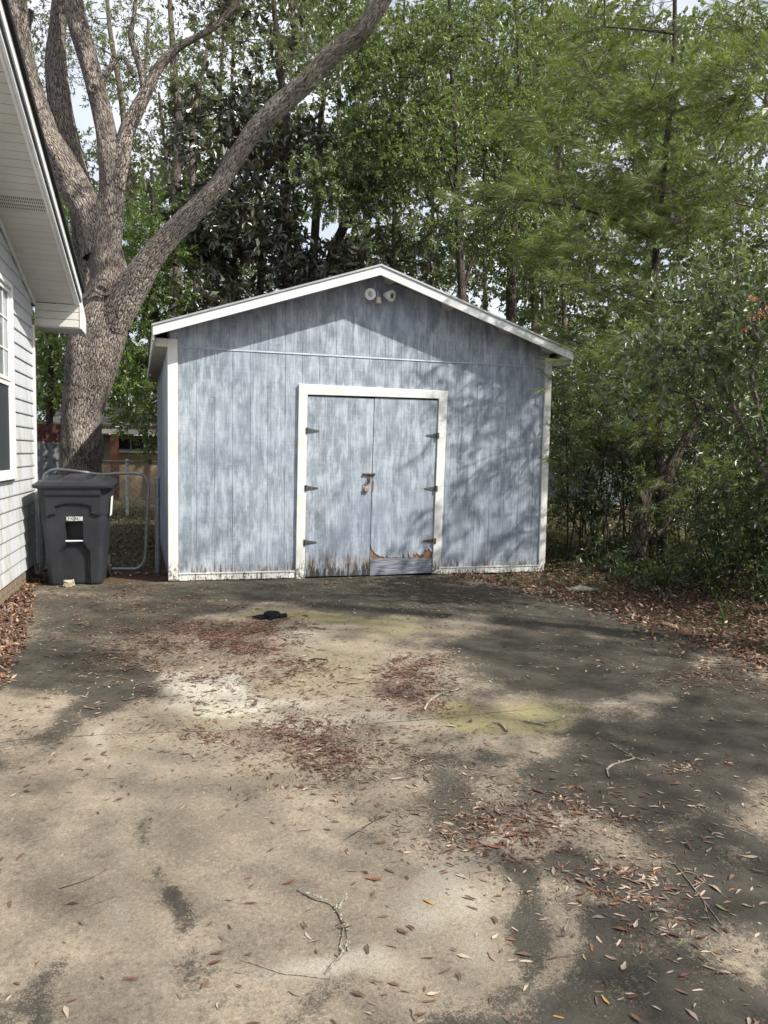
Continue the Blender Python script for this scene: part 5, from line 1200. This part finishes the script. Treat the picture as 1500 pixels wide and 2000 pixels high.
# far wood: reads as one mass
r = np.random.default_rng(54)
regs = [(x_, y_, 60, 40, 24, 38, 2, 1.2) for x_ in range(-100, 1700, 100) for y_ in (820, 760, 700)]
regs += [(x_, y_, 60, 60, 26, 40, 1, 1.4) for x_ in range(-100, 1700, 75) for y_ in (620, 540, 450, 350, 250, 150, 60) if not (x_ < 520 and y_ < 300)]
regs += [(x_, y_, 80, 60, 20, 36, 2, 1.2) for x_ in range(1080, 1750, 90) for y_ in (640, 520, 400, 250, 100)]
C, R = region_clumps(r, regs)
fwd_ = empty('distant_wood', D(800, 870, 30)*np.array([1, 1, 0]), 'distant pale green wood seen through the gaps between the near trees', 'wood')
grow(fwd_, r, [C[0]], C, R, dict(L=.24, W=.55, sprays=50, rref=1.2, nl=10, twig=.45, br=.01, twigfrac=.25, tr=.006), M['greybark'], M['l_far'], name='foliage', branches=False)['kind'] = 'stuff'
tb = Tubes()
for k in range(16):
    x_ = r.uniform(-200, 1750); d_ = r.uniform(24, 40); p = D(x_, 860, d_); w = r.uniform(.05, .11); hh = r.uniform(8, 14)
    tb.add([(p[0], p[1], -.1), (p[0]+r.normal(0, .3), p[1], hh*.5), (p[0]+r.normal(0, .7), p[1], hh)], [w, w*.7, w*.3], 6, 1.0, .05, k)
o = tb.build('trunks', M['greybark'], fwd_); o['kind'] = 'stuff'
fwd_['kind'] = 'stuff'

# shade tree standing right of the driveway beyond the frame: its crown dapples the concrete
r = np.random.default_rng(55)
shp = np.array([7.4, -6.2, 0]); sh = empty('shade_oak', shp, 'oak beside the driveway whose crown dapples the concrete', 'tree')
t_ = Tubes(); t_.add([shp+[0, 0, -.1], shp+[0.1, .1, 2.5], shp+[-.3, .3, 5], shp+[-.5, .2, 8]], [.24, .2, .15, .06], 14, .3, .06, 1); t_.build('trunk', M['oak'], sh)
C = []; 
for _ in range(60):
    a = r.uniform(0, 6.28); q_ = math.sqrt(r.uniform()); C.append([7.0+3.4*q_*math.cos(a), -7.6+3.3*q_*math.sin(a), r.uniform(4.6, 8.6)])
C = np.array(C); grow(sh, r, [shp+[-.3, .3, z_] for z_ in (4, 5, 6, 7)], C, np.full(len(C), .75), dict(OAKS, L=.09, sprays=15), M['oak'], M['l_olive'])
# trees added round the drive to block sky light from the shed front
for i, (x_, y_, h_, w_) in enumerate([(-5.5, -17, 9, 4.2), (1.5, -22, 10, 5), (-12, -8, 9, 4.5), (13, -20, 8, 4.2), (17, -4, 10, 5), (-12, 4, 10, 4.5), (14, 6, 10, 4.5)]):
    p = np.array([x_, y_, 0.0]); rt_ = empty('yard_tree', p, ['broad tree behind the left of the driveway mouth', 'broad tree straight behind the driveway mouth', 'broad tree left of the house', 'broad tree behind the right of the driveway mouth', 'broad tree far out on the right of the driveway', 'broad tree behind the house on the left', 'broad tree in the wood on the right'][i], 'tree', 'trees around the yard')
    t_ = Tubes(); t_.add([p+[0, 0, -.1], p+[.2, .1, h_*.4], p+[0, .2, h_*.85]], [.28, .2, .07], 10, .6, .06, i); t_.build('trunk', M['greybark'], rt_)
    C = np.array([p+[w_*q_*math.cos(a), w_*q_*math.sin(a), h_*(.18+.82*u_)] for a, q_, u_ in zip(r.uniform(0, 6.28, 46), r.uniform(.1, 1, 46)**.6, r.uniform(0, 1, 46))])
    grow(rt_, r, [p+[0, 0, h_*f_] for f_ in (.3, .5, .7)], C, np.full(46, 1.0), dict(L=.24, W=.5, sprays=9, rref=1.0, nl=10, twig=.5, br=.014, twigfrac=.2), M['greybark'], M['l_far'])
#@@LITTER
# ------------------------------------------------------------------ fallen leaves
r = np.random.default_rng(71)
def leaf_variant(k, big=False):
    """curled lens-shaped leaf about 1 unit long with a midrib fold and a stalk"""
    rr = np.random.default_rng(500+k); n = 7; cu = rr.uniform(-.25, .55); fo = rr.uniform(.1, .9); tw = rr.uniform(-.5, .5); w = rr.uniform(.115, .165)
    V = []; bend = rr.uniform(-.25, .25)
    for i in range(n):
        f_ = i/(n-1); x = f_-.5; ww = w*math.sin(math.pi*min(1, f_*.96+.02))**.75*(1+.2*math.sin(f_*9+k)); z = cu*(x*x*4)*.22; y = bend*(x*x-.25)
        a = tw*x
        for s in (-1, 0, 1): V.append((x, y+s*ww*math.cos(fo)*math.cos(a), z+abs(s)*ww*math.sin(fo)+s*ww*math.sin(a)))
    V = np.array(V); V[:, 2] -= V[:, 2].min()
    Fc = []
    for i in range(n-1):
        for s in (0, 1): q_ = i*3+s; Fc.append((q_, q_+3, q_+4, q_+1))
    V = np.concatenate([V, [(-.5, bend*0, V[1][2]), (-.62, .02, V[1][2]+.01), (-.5, .012, V[1][2])]]); Fc.append((21, 22, 23, 23))
    Fc = [tuple(dict.fromkeys(f)) for f in Fc]
    return V, Fc
VAR = [leaf_variant(k) for k in range(14)]
# positions: (x, y, z, size, colour class)
pos = []
def add_at(px, py, rx, ry, n, dark=.5):
    for _ in range(n):
        x = px+r.normal(0, rx*.62); y = py+r.normal(0, ry*.7)
        x += 22*math.sin(y*.045+px)+9*math.sin(y*.17); y += 9*math.sin(x*.031+py)+4*math.sin(x*.11)
        if math.sin(x*.09+y*.21)+math.sin(x*.043-y*.13+1) < -.75: continue
        if y < 1075 and py < 1500: continue
        g = G(x, y); pos.append((g[0], g[1], 1 if r.uniform() < dark else 0))
for (px, py, rx, ry, n, dk_) in [(430, 1232, 110, 16, 520, .95), (500, 1225, 70, 10, 200, .95), (460, 1262, 70, 10, 300, .95), (330, 1262, 110, 22, 240, .9), (250, 1290, 80, 20, 80, .8), (540, 1300, 60, 10, 110, .8), (600, 1310, 70, 12, 90, .8), (430, 1330, 80, 10, 60, .8), (560, 1440, 60, 12, 90, .8), (620, 1470, 60, 28, 210, .85), (600, 1420, 70, 10, 90, .85), (410, 1445, 60, 12, 70, .8),
                          (790, 1318, 55, 22, 300, .9), (800, 1362, 55, 12, 160, .85), (830, 1385, 50, 12, 60, .8), (680, 1490, 60, 30, 60, .7), (980, 1610, 110, 40, 190, .55), (1100, 1610, 60, 30, 90, .5), (1380, 1325, 90, 20, 200, .7), (1180, 1700, 100, 22, 60, .5), (1250, 1740, 80, 40, 60, .35), (1330, 1500, 60, 14, 45, .4), (900, 1640, 90, 40, 70, .5),
                          (1150, 1590, 120, 24, 60, .45), (1330, 1800, 120, 80, 60, .3), (870, 1290, 50, 10, 50, .8), (1240, 1300, 50, 8, 25, .8), (900, 1200, 200, 30, 70, .4), (700, 1140, 330, 7, 230, .8), (250, 1150, 100, 12, 160, .85), (340, 1180, 140, 14, 110, .8), (70, 1130, 30, 18, 90, .9), (480, 1330, 230, 60, 260, .8), (640, 1480, 200, 60, 200, .7), (300, 1230, 160, 20, 160, .9), (760, 1440, 200, 60, 130, .6), (1000, 1560, 200, 90, 110, .5), (1250, 1600, 200, 160, 90, .35)]:
    add_at(px, py, rx, ry, int(n*(2.3 if py < 1300 else 1.7)), dk_)
crumb_src = [p for p in pos if p[2]]
# even scatter over the whole drive
n0 = 8600; xs_ = r.uniform(-1.3, 4.1, n0); ys_ = r.uniform(-7.2, -.05, n0)
pk = fbm(xs_, ys_, 1.9, 91)
for a, b, k_ in zip(xs_, ys_, pk):
    if k_+r.normal(0, 1.1) > .25: pos.append((a, b, 1 if r.uniform() < .45 else 0))
pos = [p for p in pos if edgeL(p[1])-.1 < p[0] < edgeR(p[1])+.1 and p[1] < (-.04 if p[0] > -.05 else .6) and not (abs(p[0]-bx) < .3 and p[1] > by-.02)]
L_ = (.020+.027*r.beta(1.3, 1.8, len(pos)))*np.where(np.array([p[1] for p in pos]) > -4.2, 1.2, 1.0); cls = []
names = list(LC)
for i, p in enumerate(pos):
    dist = math.hypot(p[0]-CAM[0], p[1]-CAM[1])
    if p[2]: c_ = r.choice(['brown', 'dark red-brown', 'grey-brown', 'rust orange'], p=[.38, .32, .22, .08])
    else: c_ = r.choice(['pale tan', 'grey-brown', 'brown', 'rust orange', 'golden', 'dark red-brown', 'green'], p=[.36, .31, .20, .05, .025, .04, .015])
    if r.uniform() < .01: L_[i] *= 1.6
    cls.append(c_)
seen = {}
dist = np.array([math.hypot(p[0]-CAM[0], p[1]-CAM[1]) for p in pos])
def inview(p):
    d = np.array([p[0], p[1], 0])-CAM; z_ = d@fw
    if z_ < .3: return False
    return abs((d@RT)/z_*F) < 740 and (d@UP)/z_*F > -990
vis = np.array([inview(p) for p in pos])
order = np.argsort(-(L_/dist)*vis)
top = set(order[:300].tolist())
meshes = {}
def variant_mesh(k, c_):
    if (k, c_) not in meshes:
        V, Fc = VAR[k]; me = bpy.data.meshes.new('fallen_leaf'); me.from_pydata([tuple(v_) for v_ in V], [], Fc); me.materials.append(LM[c_]); me.polygons.foreach_set('use_smooth', [True]*len(Fc)); me.update(); meshes[(k, c_)] = me
    return meshes[(k, c_)]
landm = [('near the forked lichen twig', G(655, 1800)), ('in the lower left corner of the driveway', G(100, 1930)), ('at the left edge of the driveway', G(60, 1650)), ('on the pale concrete below the centre', G(800, 1800)), ('in the lower right corner of the driveway', G(1380, 1920)),
         ('beside the leaf drift right', G(1230, 1720)), ('on dark concrete at the right', G(1380, 1600)), ('near the angled bare twig', G(1210, 1480)), ('near the thin straight twig', G(180, 1740)), ('in the drift on the dark patch', G(980, 1640)), ('on the tan concrete in the middle', G(450, 1600)), ('near the middle bottom edge', G(700, 1960)), ('by the small dark mildew spots', G(400, 1740)), ('near the driveway crack', G(1100, 1400))]
cw = np.zeros(len(pos)); Vs = []; Fs = []; off = 0; rn = []; clr = []
cval = {'dark red-brown': .1, 'brown': .4, 'grey-brown': .70, 'pale tan': .84, 'rust orange': .94, 'golden': .995, 'green': .84}
adj = ['curled', 'flat', 'folded', 'small narrow', 'cupped', 'twisted', 'tiny', 'slender', 'broad', 'upturned', 'crinkled', 'arched', 'long', 'split']
adj[3] = 'narrow'
for i, p in enumerate(pos):
    k = int(r.integers(14)); a = r.uniform(0, 6.28); tilt = r.normal(0, .12); z_ = drive_z(p[0], p[1])+.0012+(r.uniform(0, .006) if p[2] else 0); L = L_[i]
    if i in top:
        o = bpy.data.objects.new('fallen_leaf', variant_mesh(k, cls[i])); COL.objects.link(o); o.location = (p[0], p[1], z_-.0004); o.rotation_euler = (r.normal(0, .05), r.normal(0, .05), a); o.scale = (L, L*r.uniform(.85, 1.2), L)
        ori = ['pointing right', 'pointing toward the shed', 'pointing left', 'pointing away'][int(((a+.785) % 6.283)//1.571)]
        lm = landm[int(np.argmin([np.hypot(q_[1][0]-p[0], q_[1][1]-p[1]) for q_ in landm]))][0]
        lb = f'{adj[k]} {cls[i]} fallen leaf {ori} {lm}'
        if len(lb.replace('-', ' ').split()) > 16: lb = lb.replace(' fallen leaf', ' leaf').replace('toward the shed', 'shedward').replace('lower right corner of the driveway', 'lower right driveway corner').replace('lower left corner of the driveway', 'lower left driveway corner')
        tag(o, lb, 'leaf', 'fallen leaves on the driveway')
    else:
        V, Fc = VAR[k]; V = V[:21:1]; sel = V.reshape(7, 3, 3)[::2].reshape(-1, 3)
        c_, s_ = math.cos(a), math.sin(a); X = sel*L*1.0
        Vw = np.stack([X[:, 0]*c_-X[:, 1]*s_+p[0], X[:, 0]*s_+X[:, 1]*c_+p[1], X[:, 2]+z_+tilt*X[:, 0]*.3], 1)
        Vs.append(Vw); Fs.append(np.array([(q_, q_+3, q_+4, q_+1) for i_ in range(3) for q_ in (i_*3, i_*3+1)])+off); off += 12; rn.append(np.full(12, cval[cls[i]]+r.uniform(-.03, .008))); clr.append(np.full(12, r.uniform(0, .7)))
o = mesh_np('leaf_litter', np.concatenate(Vs), np.concatenate(Fs), M['litter'], None, {'rnd': np.concatenate(rn), 'cl': np.concatenate(clr)}, True)
tag(o, 'brown and rust fallen leaves drifted over the driveway', 'leaf litter', None, 'stuff')
n_ = 26000; ci = r.integers(0, len(crumb_src), n_); cx2 = np.array([crumb_src[i][0] for i in ci])+r.normal(0, .09, n_); cy2 = np.array([crumb_src[i][1] for i in ci])+r.normal(0, .11, n_)
k_ = (cy2 < -.06) & (cx2 > edgeL(cy2)) & (cx2 < edgeR(cy2)); cx2, cy2 = cx2[k_], cy2[k_]; n_ = len(cx2)
Vc, Fc = leaves_geo(np.stack([cx2, cy2, drive_z(cx2, cy2)+.0015], 1), np.stack([r.normal(0, 1, n_), r.normal(0, 1, n_), r.normal(0, .12, n_)], 1), np.array([0, 0, 1.0])+r.normal(0, .2, (n_, 3)), r.uniform(.006, .024, n_), r.uniform(.003, .008, n_))
tag(mesh_np('leaf_crumbs', Vc, Fc, M['litter'], None, {'rnd': np.repeat(r.uniform(0, .82, n_), 4), 'cl': np.repeat(r.uniform(0, .9, n_), 4)}), 'crumbled bits of brown leaf round the drifts on the driveway', 'leaf litter', None, 'stuff')
# deep litter on the bank, the bed by the house, the yard
def litter(name, label, fn, n, seed, L0=.05, dk_=.5):
    r = np.random.default_rng(seed); P = fn(r, n); P[:, 2] += .004+r.uniform(0, .02, n); A = unit(np.stack([r.normal(0, 1, n), r.normal(0, 1, n), r.normal(0, .25, n)], 1)); Nn = np.array([0, 0, 1.0])+r.normal(0, .3, (n, 3))
    Lr = L0*r.uniform(.5, 1.5, n); V, Fc = leaves_geo(P, A, Nn, Lr, Lr*.36, .2, -.15)
    return tag(mesh_np(name, V, Fc, M['litter'], None, {'rnd': np.repeat(r.uniform(0, 1, n)**1.15, 4), 'cl': np.repeat(r.uniform(0, dk_, n), 4)}), label, 'leaf litter', None, 'stuff')
litter('bank_litter', 'deep rust and brown leaf litter along the right edge of the driveway', area_pts(3.2, 7.2, -7, 2.5, .01, lambda x, y: (x > edgeR(y)-.03) & ~((x < Wd+.02) & (y > -.05)), .3), 44000, 81, .042)
def edge_pts(side):
    def fn(r, n):
        y = r.uniform(-7.2, -.1 if side > 0 else .5, n); e_ = edgeR(y) if side > 0 else edgeL(y); x = e_+side*(-.22*np.abs(r.normal(0, 1, n))+.12); return np.stack([x, y, np.full(n, .008)], 1)
    return fn
litter('edge_litter', 'rust leaves spilling over the right driveway edge', edge_pts(1), 5200, 82, .042)
litter('bed_litter', 'brown leaves heaped in the strip between house and driveway', area_pts(-1.42, -.85, -5, .7, .01, lambda x, y: x < edgeL(y)+.04, .2), 12000, 83, .042, .8)
litter('yard_litter', 'brown leaves over the yard behind the gate', area_pts(-6, .1, .5, 12, .01, lambda x, y: x < -.02+SK*y, .5), 14000, 84, .06, .8)
litter('wood_litter', 'leaf litter on the woodland floor behind the undergrowth', area_pts(4.4, 22, 2.5, 22, .01, None, .5), 16000, 85, .10, .5)

# ------------------------------------------------------------------ twigs and odd things on the drive
def twig(label, lines, seed, mat='lichenbark', lichen=0, grp=None, name='twig'):
    r = np.random.default_rng(seed); c0 = G(*lines[0][0][:2]); root = empty(name, (c0[0], c0[1], .01), label, 'twig', grp)
    for k, ln in enumerate(lines):
        P = []; R = []
        for (x, y, w) in ln:
            g = G(x, y); dep = (g-CAM)@fw; rad = w*.5*dep/F; P.append((g[0], g[1], drive_z(g[0], g[1])+rad*.5+r.uniform(0, .0012))); R.append(rad)
        t_ = Tubes(); t_.add(P, np.array(R)*.58, 7, .012, .22, seed+k); t_.build('stem' if k == 0 else 'side_twig', M[mat], root)
    if lichen:
        P = []; 
        for _ in range(lichen):
            ln = lines[int(r.integers(len(lines)))]; j = int(r.integers(len(ln)-1)); f_ = r.uniform(); x = ln[j][0]*(1-f_)+ln[j+1][0]*f_; y = ln[j][1]*(1-f_)+ln[j+1][1]*f_
            g = G(x, y); P.append((g[0]+r.normal(0, .003), g[1]+r.normal(0, .003), .009+r.uniform(0, .005)))
        P = np.array(P); n = len(P); V, Fc = leaves_geo(P, r.normal(0, 1, (n, 3))+[0, 0, .3], r.normal(0, 1, (n, 3)), r.uniform(.004, .009, n), r.uniform(.003, .007, n))
        mesh_np('lichen_tufts', V, Fc, LICH, root, {'rnd': np.repeat(r.uniform(0, 1, n), 4), 'cl': np.zeros(n*4)})
    return root
LICH = leafmat('lichen frond', (.30, .34, .26), (.60, .64, .54), tr=.15, gloss=.0)
twig('forked twig crusted with pale green lichen lying on the concrete below the centre', [[(580, 1740, 4), (610, 1757, 6), (645, 1768, 6), (660, 1785, 8), (672, 1808, 12)], [(600, 1752, 4), (622, 1760, 4), (640, 1764, 4)], [(660, 1780, 6), (668, 1770, 5), (680, 1757, 5)], [(672, 1808, 8), (668, 1835, 7), (664, 1855, 6), (670, 1862, 12), (660, 1876, 9), (648, 1888, 7), (635, 1905, 5)], [(675, 1808, 5), (679, 1835, 5), (678, 1860, 5)]], 301, lichen=130)
twig('long thin curved twig left of the lichen twig near the bottom', [[(470, 1878, 3), (510, 1890, 3), (550, 1904, 3.5), (590, 1908, 3), (640, 1914, 3)]], 302, 'palebark')
twig('thin straight twig lying on the left part of the driveway', [[(163, 1774, 3), (195, 1765, 4), (232, 1752, 3)], [(195, 1765, 3), (205, 1757, 2)]], 303, 'palebark')
twig('faint long twig above the straight twig on the left', [[(115, 1740, 3), (160, 1726, 3), (185, 1715, 2), (208, 1700, 2)]], 304, 'greybark')
twig('curved brown twig lying across the centre of the driveway', [[(672, 1643, 3), (700, 1625, 3.5), (730, 1606, 3.5), (758, 1594, 3)], [(700, 1625, 2), (712, 1628, 2)]], 305, 'greybark')
twig('lichen-spotted stick on the algae patch beside the leaf drift', [[(828, 1390, 8), (840, 1372, 8), (862, 1358, 8), (885, 1352, 6), (902, 1345, 4)], [(862, 1358, 4), (880, 1362, 3)]], 306, lichen=70)
twig('short thick lichen stick on the yellow algae patch', [[(962, 1414, 7), (978, 1418, 9), (990, 1432, 8)]], 307, lichen=40)
twig('pale lichen branchlet with frilly end right of the short stick', [[(1023, 1411, 7), (1040, 1415, 8), (1065, 1420, 6)], [(1045, 1415, 4), (1075, 1412, 5), (1105, 1402, 4)]], 308, lichen=110)
twig('angled bare twig with crooked lichen end on the dark right side', [[(1194, 1456, 4), (1215, 1468, 4), (1245, 1485, 4), (1273, 1489, 3)], [(1240, 1484, 5), (1220, 1490, 6), (1195, 1498, 6), (1186, 1508, 6), (1190, 1522, 5)]], 309, lichen=60)
twig('thin twig lying under the leaf drift at lower right', [[(1310, 1680, 3), (1345, 1725, 4), (1380, 1770, 4), (1410, 1810, 3)], [(1355, 1740, 3), (1375, 1725, 2)], [(1375, 1765, 3), (1383, 1790, 2), (1390, 1808, 2)]], 310, 'palebark')
twig('thin pale twig at the right edge above the drift', [[(1410, 1614, 3), (1440, 1622, 3), (1475, 1637, 3)]], 311, 'palebark')
twig('dark lump of lichen bark on the sunlit concrete right of the glove', [[(613, 1227, 6), (622, 1229, 8), (636, 1231, 7)]], 312, lichen=40)
twig('tuft of lichened twig below the lichen bark lump', [[(605, 1292, 5), (622, 1290, 6), (640, 1293, 5)]], 313, 'darkbark', lichen=50)
twig('long pale twig along the right driveway edge', [[(985, 1147, 3), (1030, 1165, 3), (1082, 1174, 3)]], 314, 'palebark')
twig('small curled pale twig left of the angled twig', [[(1035, 1470, 4), (1048, 1473, 5), (1060, 1467, 4)]], 315, lichen=20)
# weathered wood slab at the driveway edge
g = G(1140, 1156); wd = empty('weathered_wood', (g[0], g[1], 0), 'flat slab of weathered grey wood at the driveway edge beside the leaf bank', 'driftwood')
m = MB(); r = np.random.default_rng(320)
for k in range(5):
    a = np.array([g[0]-.18+r.normal(0, .03), g[1]+r.normal(0, .035), .02]); b = np.array([g[0]+.17+r.normal(0, .03), g[1]+r.normal(0, .035)+.02, .022]); c_ = (a+b)/2+[0, r.normal(0, .02), r.uniform(0, .02)]
    P2, R2 = smoothline([a, c_, b], [.006, .024, .006], .03); m.tube(P2, R2, 7)
m.build('slab', M['driftwood'], wd, smooth=True)
# black work glove: palm, cuff, four fingers and thumb
gc = G(528, 1208)
gl = empty('work_glove', (gc[0], gc[1], .01), 'black knit work glove dropped on the sunlit driveway below the shed door', 'glove')
m = MB(); cx_, cy_ = gc[0], gc[1]
def blobtube(P, R, flat=.5, n=12):
    P, R = smoothline(P, R, .012); V, Fc, _ = tube_arr(P, R, n); z0 = min(v_[2] for v_ in V); V = np.array(V); V[:, 2] = .010+(V[:, 2]-.012)*flat; V[:, 2] = np.maximum(V[:, 2], .0095); m.add(V, [tuple(f) for f in Fc]+[tuple(range(n-1, -1, -1)), tuple(range(len(V)-n, len(V)))])
blobtube([(cx_-.05, cy_, .03), (cx_-.01, cy_, .035), (cx_+.05, cy_-.005, .035), (cx_+.07, cy_-.005, .03)], [.036, .056, .05, .036], .75)
blobtube([(cx_+.05, cy_-.005, .03), (cx_+.10, cy_+.005, .032), (cx_+.135, cy_+.008, .03)], [.04, .036, .042])
for (dy_, L, z_) in ((.032, .10, .028), (.012, .12, .03), (-.012, .11, .028), (-.034, .085, .022)):
    blobtube([(cx_-.03, cy_+dy_*.8, z_), (cx_-.03-L*.5, cy_+dy_*1.15, z_), (cx_-.03-L, cy_+dy_*1.1+.006, z_-.006)], [.013, .0125, .008], .7)
blobtube([(cx_+.03, cy_-.03, .025), (cx_+.01, cy_-.065, .024), (cx_-.03, cy_-.085, .018)], [.018, .016, .009], .7)
m.build('knit_shell', M['knit'], gl, smooth=True)
m = MB(); m.box(cx_+.045, cx_+.055, cy_-.05, cy_-.04, .034, .037); m.build('care_tag', M['white'], gl)
